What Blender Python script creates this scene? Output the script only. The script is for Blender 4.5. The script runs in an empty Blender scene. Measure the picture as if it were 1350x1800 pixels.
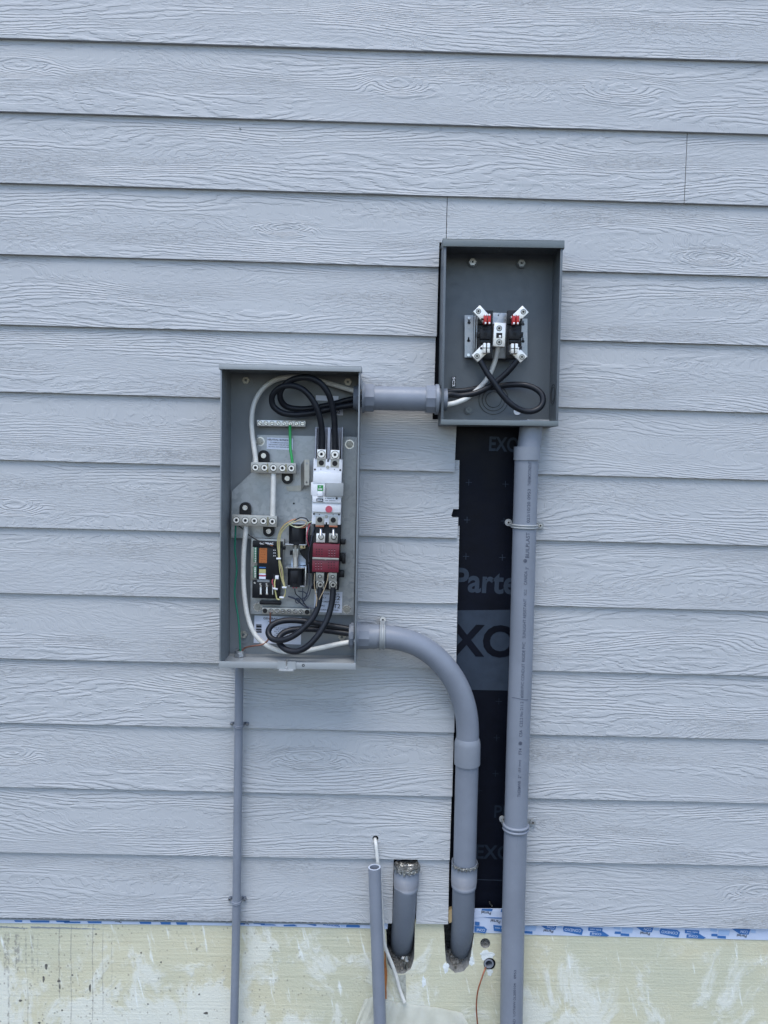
import bpy, bmesh, math, random
import numpy as np
from mathutils import Vector, Matrix
from mathutils.geometry import tessellate_polygon
random.seed(7)
SC = bpy.context.scene
COL = SC.collection

# ------------------------------------------------------------------ camera, sky, sun, exposure
YAW, PITCH, ROLL = math.radians(-0.742), math.radians(-3.819), math.radians(-1.459)
DIST, FPX, EYE = 2.0335, 1345.67, 1.70          # metres to the wall, focal length in photo pixels, eye height
cy_, sy_, cp_, sp_, cr_, sr_ = math.cos(YAW), math.sin(YAW), math.cos(PITCH), math.sin(PITCH), math.cos(ROLL), math.sin(ROLL)
RM = (Matrix(((cy_, -sy_, 0), (sy_, cy_, 0), (0, 0, 1))) @ Matrix(((1, 0, 0), (0, cp_, -sp_), (0, sp_, cp_)))
      @ Matrix(((cr_, 0, sr_), (0, 1, 0), (-sr_, 0, cr_))))
CAM = Vector((0, -DIST, EYE))
cam = bpy.data.cameras.new("camera")
cam.sensor_fit = 'HORIZONTAL'; cam.sensor_width = 36; cam.lens = FPX / 1350 * 36
cam.clip_start = 0.05; cam.clip_end = 500
co = bpy.data.objects.new("camera", cam); COL.objects.link(co)
rx, up, fw = RM @ Vector((1, 0, 0)), RM @ Vector((0, 0, 1)), RM @ Vector((0, 1, 0))
m3 = Matrix((rx, up, -fw)).transposed()
co.matrix_world = Matrix.Translation(CAM) @ m3.to_4x4()
SC.camera = co
w = bpy.data.worlds.new("World"); SC.world = w; w.use_nodes = True
nt = w.node_tree; bg = nt.nodes['Background']
sky = nt.nodes.new('ShaderNodeTexSky'); sky.sky_type = 'NISHITA'; sky.sun_disc = False
SUN_EL, SUN_AZ = math.radians(66), math.radians(196)      # azimuth measured from +Y, clockwise: behind and a little left of the camera
sky.sun_elevation = SUN_EL; sky.sun_rotation = SUN_AZ
sky.dust_density = 1.0; sky.ozone_density = 1.0; sky.air_density = 1.0
nt.links.new(sky.outputs[0], bg.inputs[0]); bg.inputs[1].default_value = 0.12
sl = bpy.data.lights.new("sun", 'SUN'); sl.energy = 0.9; sl.angle = math.radians(32); sl.color = (1.0, 0.98, 0.95)
so = bpy.data.objects.new("sun", sl); COL.objects.link(so)
sd = Vector((math.sin(SUN_AZ) * math.cos(SUN_EL), math.cos(SUN_AZ) * math.cos(SUN_EL), math.sin(SUN_EL)))
so.rotation_euler = sd.to_track_quat('Z', 'Y').to_euler(); so.location = sd * 20
SC.view_settings.view_transform = 'Standard'; SC.view_settings.look = 'None'
SC.view_settings.exposure = 1.40; SC.view_settings.gamma = 1

# ------------------------------------------------------------------ photo measurements to metres on a plane d in front of the siding
def P(px, py, d=0.0):
    v = RM @ Vector(((px - 675) / FPX, 1, -(py - 900) / FPX))
    t = (DIST - d) / v.y
    return CAM + v * t
def S(px, py, d=0.0):
    return (P(px + .5, py, d) - P(px - .5, py, d)).length

# ------------------------------------------------------------------ mesh helpers
ORIG = {}
class MB:
    def __init__(s): s.bm = bmesh.new()
    def box(s, c, size, rot=0.0, bev=0.0, M=None):
        c = Vector(c); h = Vector(size) / 2
        R = M if M is not None else Matrix.Rotation(rot, 3, 'Y')
        vs = [s.bm.verts.new(c + R @ Vector((sx * h.x, sy * h.y, sz * h.z))) for sx in (-1, 1) for sy in (-1, 1) for sz in (-1, 1)]
        fs = []
        for q in ((0, 1, 3, 2), (4, 6, 7, 5), (0, 4, 5, 1), (2, 3, 7, 6), (0, 2, 6, 4), (1, 5, 7, 3)):
            fs.append(s.bm.faces.new([vs[i] for i in q]))
        if bev > 0:
            es = list({e for f in fs for e in f.edges})
            bmesh.ops.bevel(s.bm, geom=es, offset=bev, segments=2, affect='EDGES', profile=0.5)
        return s
    def bpx(s, cx, cy, wpx, hpx, d1, dep, rot=0.0, bev=0.0008):
        """box whose front face sits d1 in front of the siding, size given in photo pixels"""
        c = P(cx, cy, d1); k = S(cx, cy, d1)
        return s.box((c.x, c.y + dep / 2, c.z), (wpx * k, dep, hpx * k), rot, min(bev, dep * .4, wpx * k * .3, hpx * k * .3))
    def cyl(s, a, b, r, r2=None, n=24, cap=True, hollow=None):
        a, b = Vector(a), Vector(b); r2 = r if r2 is None else r2
        ax = (b - a).normalized(); q = ax.to_track_quat('Z', 'Y').to_matrix()
        def ring(p, rr): return [s.bm.verts.new(p + q @ Vector((math.cos(t) * rr, math.sin(t) * rr, 0))) for t in [2 * math.pi * i / n for i in range(n)]]
        A, B = ring(a, r), ring(b, r2)
        for i in range(n): s.bm.faces.new((A[i], A[(i + 1) % n], B[(i + 1) % n], B[i]))
        if hollow:
            A2, B2 = ring(a, hollow), ring(b, hollow)
            for i in range(n):
                j = (i + 1) % n
                s.bm.faces.new((A2[j], A2[i], B2[i], B2[j])); s.bm.faces.new((A[j], A[i], A2[i], A2[j])); s.bm.faces.new((B[i], B[j], B2[j], B2[i]))
        elif cap:
            s.bm.faces.new(A[::-1]); s.bm.faces.new(B)
        return s
    def disc(s, px, py, rpx, d1, dep=0.003, hollow=None, n=24):
        c = P(px, py, d1); k = S(px, py, d1)
        return s.cyl(c + Vector((0, dep, 0)), c, rpx * k, n=n, hollow=hollow * k if hollow else None)
    def tube(s, pts, r, n=12, sub=8, cap=True, smooth=True):
        pts = [Vector(p) for p in pts]; rs = r if isinstance(r, (list, tuple)) else [r] * len(pts)
        out, ro = [], []
        if smooth and len(pts) > 2:
            for i in range(len(pts) - 1):
                p0, p1, p2, p3 = pts[max(i - 1, 0)], pts[i], pts[i + 1], pts[min(i + 2, len(pts) - 1)]
                for k in range(sub):
                    t = k / sub
                    out.append(0.5 * ((2 * p1) + (p2 - p0) * t + (2 * p0 - 5 * p1 + 4 * p2 - p3) * t * t + (3 * p1 - p0 - 3 * p2 + p3) * t ** 3))
                    ro.append(rs[i] * (1 - t) + rs[i + 1] * t)
            out.append(pts[-1]); ro.append(rs[-1])
        else: out, ro = pts, rs
        prev = None; rings = []
        for i, p in enumerate(out):
            t = (out[min(i + 1, len(out) - 1)] - out[max(i - 1, 0)]).normalized()
            if prev is None:
                nrm = t.orthogonal().normalized()
            else:
                nrm = (prev - t * prev.dot(t)).normalized()
            prev = nrm; bn = t.cross(nrm)
            rings.append([s.bm.verts.new(p + (nrm * math.cos(a) + bn * math.sin(a)) * ro[i]) for a in [2 * math.pi * k / n for k in range(n)]])
        for A, B in zip(rings, rings[1:]):
            for k in range(n): s.bm.faces.new((A[k], A[(k + 1) % n], B[(k + 1) % n], B[k]))
        if cap: s.bm.faces.new(rings[0][::-1]); s.bm.faces.new(rings[-1])
        return s
    def tpx(s, pts, rpx, n=12, sub=8):
        """tube through (px, py, d) photo points"""
        k = S(pts[0][0], pts[0][1], pts[0][2])
        return s.tube([P(*p) for p in pts], rpx * k, n, sub)
    def prism(s, outer, holes, y0, y1, fy=None):
        """polygon given as (x, z) world points, front face at y0, back at y1; fy bends the depth"""
        loops = [outer] + list(holes)
        tris = tessellate_polygon([[Vector((p[0], p[1], 0)) for p in l] for l in loops])
        flat = [p for l in loops for p in l]; f = fy or (lambda x, z: 0)
        F = [s.bm.verts.new((p[0], y0 + f(*p), p[1])) for p in flat]
        B = [s.bm.verts.new((p[0], y1 + f(*p), p[1])) for p in flat]
        for t in tris:
            try:
                s.bm.faces.new([F[i] for i in t]); s.bm.faces.new([B[i] for i in t][::-1])
            except ValueError: pass
        o = 0
        for l in loops:
            n = len(l)
            for i in range(n):
                a, b = o + i, o + (i + 1) % n
                s.bm.faces.new((F[a], F[b], B[b], B[a]))
            o += n
        return s
    def ppx(s, pts, d1, dep, holes=()):
        o = [(P(x, y, d1).x, P(x, y, d1).z) for x, y in pts]
        hs = [[(P(x, y, d1).x, P(x, y, d1).z) for x, y in h] for h in holes]
        return s.prism(o, hs, -d1, -d1 + dep)
    def build(s, name, mat, parent=None, smooth=35, tagged=None, origin=None):
        bmesh.ops.recalc_face_normals(s.bm, faces=s.bm.faces)
        me = bpy.data.meshes.new(name)
        root = parent
        while root is not None and root.parent is not None: root = root.parent
        if root is not None: org = Vector(ORIG[root.name])
        else:
            vs = [v.co for v in s.bm.verts]
            mn = Vector([min(v[i] for v in vs) for i in range(3)]); mx = Vector([max(v[i] for v in vs) for i in range(3)])
            org = Vector(origin) if origin else Vector(((mn.x + mx.x) / 2, (mn.y + mx.y) / 2, mn.z))
        for v in s.bm.verts: v.co -= org
        s.bm.to_mesh(me); s.bm.free()
        if smooth:
            for p in me.polygons: p.use_smooth = True
            me.set_sharp_from_angle(angle=math.radians(smooth))
        if mat: me.materials.append(mat)
        ob = bpy.data.objects.new(name, me); COL.objects.link(ob)
        if parent is not None: ob.parent = parent
        else: ob.location = org; ORIG[ob.name] = tuple(org)
        if tagged: tag(ob, *tagged)
        return ob

def tag(o, label, cat, group=None):
    o['label'] = label; o['category'] = cat
    if group: o['group'] = group
    return o
def thing(name, loc, label, cat, group=None):
    o = bpy.data.objects.new(name, None); COL.objects.link(o); o.location = loc
    o.empty_display_size = 0.05; ORIG[o.name] = tuple(loc)
    return tag(o, label, cat, group)

def text_raw(t, bold=0.0, sp=1.0):
    cu = bpy.data.curves.new("t", 'FONT'); cu.body = t; cu.size = 1; cu.offset = bold; cu.space_character = sp
    cu.resolution_u = 4
    ob = bpy.data.objects.new("t", cu); COL.objects.link(ob)
    dg = bpy.context.evaluated_depsgraph_get(); dg.update()
    me = bpy.data.meshes.new_from_object(ob.evaluated_get(dg))
    vs = [tuple(v.co) for v in me.vertices]; fs = [tuple(p.vertices) for p in me.polygons]
    bpy.data.objects.remove(ob); bpy.data.curves.remove(cu); bpy.data.meshes.remove(me)
    a = np.array(vs); mn, mx = a.min(0), a.max(0)
    a[:, 0] = (a[:, 0] - mn[0]) / max(mx[0] - mn[0], 1e-6) - .5
    a[:, 1] = (a[:, 1] - mn[1]) / max(mx[1] - mn[1], 1e-6) - .5
    return a, fs
def text_add(mb, t, cx, cy, wpx, hpx, d, rot=0.0, bold=0.0):
    """flat lettering of the given pixel width and height; rot in degrees clockwise in the picture"""
    a, fs = text_raw(t, bold); c = P(cx, cy, d); k = S(cx, cy, d)
    R = Matrix.Rotation(math.radians(rot), 3, 'Y')
    vs = [mb.bm.verts.new(c + R @ Vector((p[0] * wpx * k, 0, p[1] * hpx * k))) for p in a]
    for f in fs:
        try: mb.bm.faces.new([vs[i] for i in f])
        except ValueError: pass
    return mb

# ------------------------------------------------------------------ materials
def mat(name, col, rough=0.5, metal=0.0, var=0.0, vscale=30, bump=0.0, bscale=200, spec=0.5, alpha=None, stretch=(1, 1, 1), coat=0):
    m = bpy.data.materials.new(name); m.use_nodes = True; n = m.node_tree.nodes; l = m.node_tree.links
    b = n['Principled BSDF']; b.inputs['Base Color'].default_value = (*col, 1)
    b.inputs['Roughness'].default_value = rough; b.inputs['Metallic'].default_value = metal
    b.inputs['Specular IOR Level'].default_value = spec
    if alpha is not None: b.inputs['Alpha'].default_value = alpha
    if coat: b.inputs['Coat Weight'].default_value = coat
    tc = n.new('ShaderNodeTexCoord'); mp = n.new('ShaderNodeMapping'); mp.inputs['Scale'].default_value = stretch
    l.new(tc.outputs['Object'], mp.inputs[0])
    if var > 0:
        t = n.new('ShaderNodeTexNoise'); t.inputs['Scale'].default_value = vscale; t.inputs['Detail'].default_value = 5
        t.inputs['Roughness'].default_value = .65
        l.new(mp.outputs[0], t.inputs['Vector'])
        r = n.new('ShaderNodeMapRange'); r.inputs[1].default_value = .3; r.inputs[2].default_value = .7
        r.inputs[3].default_value = 1 - var; r.inputs[4].default_value = 1 + var; l.new(t.outputs[0], r.inputs[0])
        mx = n.new('ShaderNodeVectorMath'); mx.operation = 'SCALE'; mx.inputs[0].default_value = col
        l.new(r.outputs[0], mx.inputs['Scale']); l.new(mx.outputs[0], b.inputs['Base Color'])
        rr = n.new('ShaderNodeMapRange'); rr.inputs[1].default_value = .3; rr.inputs[2].default_value = .7
        rr.inputs[3].default_value = max(rough - .12, 0.02); rr.inputs[4].default_value = min(rough + .12, 1); l.new(t.outputs[0], rr.inputs[0]); l.new(rr.outputs[0], b.inputs['Roughness'])
    if bump > 0:
        t = n.new('ShaderNodeTexNoise'); t.inputs['Scale'].default_value = bscale; t.inputs['Detail'].default_value = 4
        l.new(mp.outputs[0], t.inputs['Vector'])
        bp = n.new('ShaderNodeBump'); bp.inputs['Strength'].default_value = 1; bp.inputs['Distance'].default_value = bump
        l.new(t.outputs[0], bp.inputs['Height']); l.new(bp.outputs[0], b.inputs['Normal'])
    return m

class NG:
    """terse node graph writer"""
    def __init__(s, m): s.n = m.node_tree.nodes; s.l = m.node_tree.links
    def _in(s, sock, v):
        if isinstance(v, (int, float)): sock.default_value = v
        elif isinstance(v, tuple): sock.default_value = v if len(v) == len(sock.default_value) else (*v, 1)
        else: s.l.new(v, sock)
    def math(s, op, a, b=0.0, c=0.0, clamp=False):
        x = s.n.new('ShaderNodeMath'); x.operation = op; x.use_clamp = clamp
        s._in(x.inputs[0], a); s._in(x.inputs[1], b); s._in(x.inputs[2], c); return x.outputs[0]
    def vec(s, x, y, z=0.0):
        c = s.n.new('ShaderNodeCombineXYZ'); s._in(c.inputs[0], x); s._in(c.inputs[1], y); s._in(c.inputs[2], z); return c.outputs[0]
    def noise(s, v, scale=1.0, detail=2.0, rough=.5, dist=0.0):
        t = s.n.new('ShaderNodeTexNoise'); s._in(t.inputs['Vector'], v); t.inputs['Scale'].default_value = scale
        t.inputs['Detail'].default_value = detail; t.inputs['Roughness'].default_value = rough; t.inputs['Distortion'].default_value = dist
        return t.outputs[0]
    def vor(s, v, scale=1.0, rnd=1.0, out=0, feat='F1'):
        t = s.n.new('ShaderNodeTexVoronoi'); s._in(t.inputs['Vector'], v); t.inputs['Scale'].default_value = scale; t.feature = feat
        t.inputs['Randomness'].default_value = rnd; return t.outputs[out]
    def rng(s, v, a, b, c=0.0, d=1.0, smooth=True):
        r = s.n.new('ShaderNodeMapRange'); r.interpolation_type = 'SMOOTHSTEP' if smooth else 'LINEAR'
        s._in(r.inputs[0], v)
        for i, q in enumerate((a, b, c, d)): s._in(r.inputs[i + 1], q)
        return r.outputs[0]
    def mix(s, f, a, b, blend='MIX'):
        m = s.n.new('ShaderNodeMix'); m.data_type = 'RGBA'; m.blend_type = blend
        s._in(m.inputs[0], f); s._in(m.inputs[6], a); s._in(m.inputs[7], b); return m.outputs[2]
    def sep(s, v):
        q = s.n.new('ShaderNodeSeparateXYZ'); s._in(q.inputs[0], v); return q.outputs

def siding_material():
    m = bpy.data.materials.new("grey_fibre_cement"); m.use_nodes = True; g = NG(m); b = g.n['Principled BSDF']
    uv = g.n.new('ShaderNodeUVMap'); uv.uv_map = 'grain'; u, v, _ = g.sep(uv.outputs[0])
    # ring field: bands run along the board, bend round knots
    warp = g.noise(g.vec(g.math('MULTIPLY', u, 1.5), g.math('MULTIPLY', v, 9.0)), 1, 1.4, .45)
    wob = g.noise(g.vec(g.math('MULTIPLY', u, 17), g.math('MULTIPLY', v, 75)), 1, 3, .7)
    kx, _, kz = g.sep(g.n.new('ShaderNodeNewGeometry').outputs['Position']); kn = 0.0
    for (px, py, sx, sz) in ((32, 118, .10, .030), (705, 150, .085, .028), (1090, 157, .12, .032), (20, 1330, .08, .030), (545, 1336, .10, .026), (1335, 1572, .09, .030), (30, 893, .08, .026), (1250, 452, .09, .02), (640, 1105, .07, .024), (500, 402, .08, .02)):
        k0 = P(px, py); ex = g.math('DIVIDE', g.math('SUBTRACT', kx, k0.x), sx); ez = g.math('DIVIDE', g.math('SUBTRACT', kz, k0.z), sz)
        q2 = g.math('ADD', g.math('MULTIPLY', ex, ex), g.math('MULTIPLY', ez, ez))
        kn = g.math('ADD', kn, g.math('POWER', 2.718, g.math('MULTIPLY', q2, -1.0)))
    warp = g.math('ADD', g.math('MULTIPLY', warp, g.rng(kn, 0, .5, 1, .55)), g.math('MULTIPLY', kn, .30))
    ring = g.math('ADD', g.math('MULTIPLY', v, 95), g.math('ADD', g.math('MULTIPLY', warp, 21), g.math('MULTIPLY', wob, 1.25)))
    saw = g.math('FRACT', ring)
    terr = g.math('MULTIPLY', g.rng(saw, 0.0, .22, 0, 1), g.rng(saw, .35, 1.0, 1, 0))
    m1 = g.rng(g.noise(g.vec(g.math('MULTIPLY', u, 1.3), g.math('MULTIPLY', v, 17), 4.7), 1, 2, .5), .44, .54)
    m1 = g.math('MAXIMUM', m1, g.rng(kn, .10, .45)); brd = g.rng(g.noise(g.vec(3.3, g.math('MULTIPLY', v, .35), 0.0), 1, 0), .40, .60, .62, 1.0)
    m2 = g.rng(g.noise(g.vec(g.math('MULTIPLY', u, 16), g.math('MULTIPLY', v, 80), 9.1), 1, 2, .5), .38, .46)
    big = g.math('MULTIPLY', g.math('MULTIPLY', terr, g.math('MAXIMUM', brd, g.rng(kn, .1, .4))), g.math('MULTIPLY', m1, m2))
    # short brushed dashes
    sl = g.math('MULTIPLY', g.math('SUBTRACT', warp, .5), 40)
    dash = g.noise(g.vec(g.math('MULTIPLY', u, 36), g.math('ADD', g.math('MULTIPLY', v, 190), sl), 2.2), 1, 3, .6)
    dash = g.rng(dash, .45, .56)
    m3 = g.math('MULTIPLY', g.rng(m1, 0, 1, 1, .30), g.rng(g.noise(g.vec(g.math('MULTIPLY', u, 3), g.math('MULTIPLY', v, 14), 6.6), 1, 2, .5), .40, .58, .42, 1))
    h = g.math('ADD', g.math('MULTIPLY', big, 1.0), g.math('MULTIPLY', g.math('MULTIPLY', dash, m3), .60))
    fine = g.noise(g.vec(g.math('MULTIPLY', u, 160), g.math('MULTIPLY', v, 700), 1.2), 1, 2, .6)
    h = g.math('ADD', h, g.math('MULTIPLY', fine, .10))
    bp = g.n.new('ShaderNodeBump'); bp.inputs['Strength'].default_value = 1; bp.inputs['Distance'].default_value = .00130
    g.l.new(h, bp.inputs['Height']); g.l.new(bp.outputs[0], b.inputs['Normal'])
    # faint dust and handling marks in the paint
    d1 = g.noise(g.vec(u, g.math('MULTIPLY', v, 1.6)), 3.2, 5, .6)
    d2 = g.noise(g.vec(u, g.math('MULTIPLY', v, 3)), 40, 4, .7)
    c = g.mix(g.rng(d1, .3, .7), (.384, .400, .416), (.404, .420, .434))
    c = g.mix(g.math('MULTIPLY', g.rng(d2, .62, .8), .35), c, (.42, .43, .44))
    g.l.new(c, b.inputs['Base Color']); b.inputs['Roughness'].default_value = .62; b.inputs['Specular IOR Level'].default_value = .35
    return m
def edge_cut_material():
    return mat("raw_cut_edge", (.42, .42, .40), .9, var=.15, vscale=90)

def foundation_material():
    m = bpy.data.materials.new("pale_green_board"); m.use_nodes = True; g = NG(m); b = g.n['Principled BSDF']
    geo = g.n.new('ShaderNodeNewGeometry'); x, y, z = g.sep(geo.outputs['Position'])
    xz = g.vec(x, z, 0.0)
    zs = g.math('SUBTRACT', z, ZB)                     # below the siding this runs 0 .. -0.5
    base = g.mix(g.rng(g.noise(xz, 2.3, 5, .6), .35, .65), (.485, .485, .365), (.565, .535, .385))
    # trowel and board streaks
    hs = g.noise(g.vec(g.math('MULTIPLY', x, 3.5), g.math('MULTIPLY', z, 150), 3.0), 1, 4, .65)
    base = g.mix(g.math('MULTIPLY', g.rng(hs, .45, .75), .38), base, (.70, .70, .55))
    base = g.mix(g.math('MULTIPLY', g.rng(hs, .44, .24), .5), base, (.40, .41, .30))
    # chalky smears, heavier on the left
    left = g.rng(x, .1, -.35, .0, 1)
    wn = g.noise(g.vec(g.math('MULTIPLY', x, 1.6), z, 1.0), 4.6, 7, .66, .6)
    low = g.rng(zs, -.02, -.28, -.09, .05, False)
    wn2 = g.math('ADD', wn, g.math('ADD', g.math('MULTIPLY', left, .055), low))
    wn2 = g.math('ADD', wn2, g.math('MULTIPLY', g.math('SUBTRACT', g.noise(g.vec(g.math('MULTIPLY', x, 1.2), z, 2), 42, 5, .75), .5), .16)); white = g.rng(wn2, .51, .63)
    base = g.mix(g.math('MULTIPLY', white, .72), base, (.67, .68, .62))
    # near-vertical white rubs
    vx = g.math('ADD', x, g.math('MULTIPLY', z, .22))
    vr = g.noise(g.vec(g.math('MULTIPLY', vx, 55), g.math('MULTIPLY', z, 7), 5.0), 1, 4, .6)
    base = g.mix(g.math('MULTIPLY', g.rng(vr, .60, .72), .75), base, (.76, .79, .76))
    # dark drips at far left
    brk_ = g.rng(g.noise(g.vec(g.math('MULTIPLY', x, 120), g.math('MULTIPLY', z, 70), 2), 1, 3, .65), .40, .58)
    wig = g.math('MULTIPLY', g.math('SUBTRACT', g.noise(g.vec(0.0, g.math('MULTIPLY', z, 14), 3), 1, 2), .5), .006)
    xw = g.math('ADD', x, wig); dm = 0.0
    for (px, wd, y0, y1, st) in ((8, 5.5, 1646, 1712, .9), (27, 5, 1646, 1712, .95), (42.5, 1.8, 1648, 1715, .7), (54, 2.3, 1648, 1722, .7), (63, 1.5, 1645, 1730, .5), (101, 1.2, 1632, 1760, .8), (122, 1.1, 1632, 1800, .8), (160, 1.0, 1633, 1800, .9), (178, .9, 1640, 1790, .7), (194, .8, 1645, 1740, .5), (11, 1.6, 1712, 1830, .8), (45, 1.0, 1725, 1840, .45), (700, 2, 1722, 1745, .0)):
        a = g.math('SUBTRACT', 1.0, g.rng(g.math('ABSOLUTE', g.math('SUBTRACT', xw, P(px, 1700).x)), wd * .0009, wd * .0019))
        zz = g.math('MULTIPLY', g.rng(z, P(px, y0).z + .006, P(px, y0).z - .006), g.rng(z, P(px, y1).z - .012, P(px, y1).z + .012))
        soft = brk_ if wd > 1.25 else g.rng(brk_, 0, 1, .45, 1)
        dm = g.math('MAXIMUM', dm, g.math('MULTIPLY', g.math('MULTIPLY', a, zz), g.math('MULTIPLY', soft, st)))
    base = g.mix(g.math('MULTIPLY', dm, .62), base, (.17, .165, .165))
    # spots of mud
    vd = g.vor(g.vec(g.math('MULTIPLY', x, 17), g.math('MULTIPLY', z, 11), 0), 1, 1)
    sp = g.math('MULTIPLY', g.rng(vd, .10, .055), g.rng(g.noise(xz, 9, 1), .47, .55))
    base = g.mix(g.math('MULTIPLY', g.math('MULTIPLY', sp, .75), g.rng(x, 0, -.3, .12, 1)), base, (.14, .135, .12))
    vd2 = g.vor(g.vec(g.math('MULTIPLY', x, 75), g.math('MULTIPLY', z, 60), 0), 1, 1)
    sp2 = g.math('MULTIPLY', g.rng(vd2, .24, .12), g.rng(g.math('ADD', g.noise(xz, 30, 3), g.rng(x, -.55, -.85, 0, .10)), .46, .58))
    base = g.mix(g.math('MULTIPLY', g.math('MULTIPLY', sp2, .62), g.rng(x, .3, -.3, .15, 1)), base, (.24, .22, .18))
    # brownish weathering
    bn = g.noise(xz, 6.3, 6, .6)
    base = g.mix(g.math('MULTIPLY', g.rng(bn, .57, .72), .35), base, (.46, .40, .26))
    g.l.new(base, b.inputs['Base Color']); b.inputs['Roughness'].default_value = .85; b.inputs['Specular IOR Level'].default_value = .25
    hh = g.math('ADD', g.math('MULTIPLY', hs, .6), g.math('ADD', g.math('MULTIPLY', white, .5), g.noise(xz, 130, 5, .7)))
    bp = g.n.new('ShaderNodeBump'); bp.inputs['Strength'].default_value = .9; bp.inputs['Distance'].default_value = .0016
    g.l.new(hh, bp.inputs['Height']); g.l.new(bp.outputs[0], b.inputs['Normal'])
    return m

def galv_material():
    m = bpy.data.materials.new("galvanised_steel"); m.use_nodes = True; g = NG(m); b = g.n['Principled BSDF']
    tc = g.n.new('ShaderNodeTexCoord').outputs['Object']
    a = g.vor(tc, 95, 1, 1); bw = g.n.new('ShaderNodeRGBToBW'); g.l.new(a, bw.inputs[0])
    n = g.noise(tc, 60, 5, .6); k = g.math('ADD', g.math('MULTIPLY', bw.outputs[0], .5), g.math('MULTIPLY', n, .5))
    g.l.new(g.mix(g.rng(k, .2, .7), (.27, .295, .315), (.38, .40, .415)), b.inputs['Base Color'])
    g.l.new(g.rng(k, .2, .7, .36, .52), b.inputs['Roughness']); b.inputs['Metallic'].default_value = .72
    return m

def pvc_material(name, col, rough=.42):
    m = bpy.data.materials.new(name); m.use_nodes = True; g = NG(m); b = g.n['Principled BSDF']
    p = g.n.new('ShaderNodeNewGeometry').outputs['Position']
    n1 = g.noise(p, 9, 5, .6); n2 = g.noise(p, 120, 4, .7)
    x, y, z = g.sep(p)
    n3 = g.noise(g.vec(g.math('MULTIPLY', x, 190), g.math('MULTIPLY', y, 190), g.math('MULTIPLY', z, 12)), 1, 3, .6)
    c = g.mix(g.rng(n1, .3, .7), tuple(q * .93 for q in col), tuple(q * 1.06 for q in col))
    c = g.mix(g.math('MULTIPLY', g.rng(n2, .60, .78), .30), c, tuple(min(q * 1.5, 1) for q in col))
    c = g.mix(g.math('MULTIPLY', g.rng(n3, .66, .76), .45), c, tuple(q * .8 for q in col))
    g.l.new(c, b.inputs['Base Color']); g.l.new(g.rng(n2, .3, .7, rough - .05, rough + .12), b.inputs['Roughness'])
    bp = g.n.new('ShaderNodeBump'); bp.inputs['Strength'].default_value = .5; bp.inputs['Distance'].default_value = .0004
    g.l.new(g.math('ADD', n1, g.math('MULTIPLY', n3, .3)), bp.inputs['Height']); g.l.new(bp.outputs[0], b.inputs['Normal'])
    return m

def enclosure_material(name, col, rough=.38):
    m = bpy.data.materials.new(name); m.use_nodes = True; g = NG(m); b = g.n['Principled BSDF']
    p = g.n.new('ShaderNodeTexCoord').outputs['Object']
    n1 = g.noise(p, 6, 5, .6); n2 = g.noise(p, 55, 5, .7); sc = g.noise(p, 900, 2, .5)
    c = g.mix(g.rng(n1, .3, .7), tuple(q * .93 for q in col), tuple(q * 1.05 for q in col))
    c = g.mix(g.math('MULTIPLY', g.rng(n2, .64, .8), .35), c, tuple(min(1, q * 1.8) for q in col))
    g.l.new(c, b.inputs['Base Color']); g.l.new(g.rng(n2, .3, .7, rough, rough + .14), b.inputs['Roughness'])
    bp = g.n.new('ShaderNodeBump'); bp.inputs['Strength'].default_value = .4; bp.inputs['Distance'].default_value = .0002
    g.l.new(sc, bp.inputs['Height']); g.l.new(bp.outputs[0], b.inputs['Normal'])
    return m

LIPL = [66, 195, 320.5, 446, 570, 688, 808, 926, 1042, 1157, 1270, 1383, 1498, 1613]
LIPR = [107.5, 235.5, 361, 486, 607, 725.6, 844, 959, 1074, 1188, 1300, 1412, 1522, 1633]
def lipz(i, x):
    if i < 0: return lipz(0, x) - i * 0.178
    a, b = P(0, LIPL[i]), P(1350, LIPR[i]); return a.z + (b.z - a.z) * (x - a.x) / (b.x - a.x)
ZB = lipz(13, 0.0)

M_SID = siding_material(); M_CUT = edge_cut_material(); M_FND = foundation_material(); M_GALV = galv_material()
M_PVC = pvc_material("grey_pvc", (.185, .207, .248)); M_PVCD = pvc_material("darker_grey_pvc", (.135, .156, .190), .5)
M_FIT = pvc_material("grey_pvc_fitting", (.190, .212, .248), .45)
M_SW = enclosure_material("light_grey_enamel", (.185, .205, .220)); M_SWL = enclosure_material("grey_enamel_lit_edge", (.27, .29, .30))  # same enamel; light on hood and lip painted into the edge tone
M_MT = enclosure_material("dark_grey_enamel", (.095, .112, .128)); M_MTL = enclosure_material("dark_enamel_lit_edge", (.125, .148, .155))  # edge copy's colour carries the hood's extra light over the shaded inside
M_BLK = mat("black_plastic", (.007, .008, .011), .42, spec=.3, var=.2, vscale=60)
M_CBL = mat("black_rubber_cable", (.008, .010, .015), .42, spec=.3, var=.25, vscale=40, bump=.0002, bscale=500)
M_WCB = mat("white_cable_jacket", (.60, .60, .57), .5, var=.12, vscale=45, bump=.0002, bscale=300)
M_ALU = mat("tinned_aluminium", (.72, .71, .68), .38, .55, var=.1, vscale=120)
M_ALUD = mat("dull_aluminium", (.36, .355, .325), .42, .6, var=.12, vscale=120)
M_STL = mat("zinc_screw", (.55, .56, .57), .3, .9, var=.1, vscale=200)
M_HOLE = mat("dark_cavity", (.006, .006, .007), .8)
M_WPL = mat("white_plastic", (.66, .68, .72), .35, var=.05, vscale=60)
M_GPL = mat("grey_plastic", (.27, .29, .30), .42, var=.05, vscale=60)
M_CLR = mat("translucent_grey_plastic", (.27, .29, .34), .3, var=.05, vscale=60)
M_RED = mat("crimson_plastic", (.140, .013, .028), .42, var=.1, vscale=60)
M_RED2 = mat("bright_red_plastic", (.42, .012, .012), .35, var=.1, vscale=60)
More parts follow.
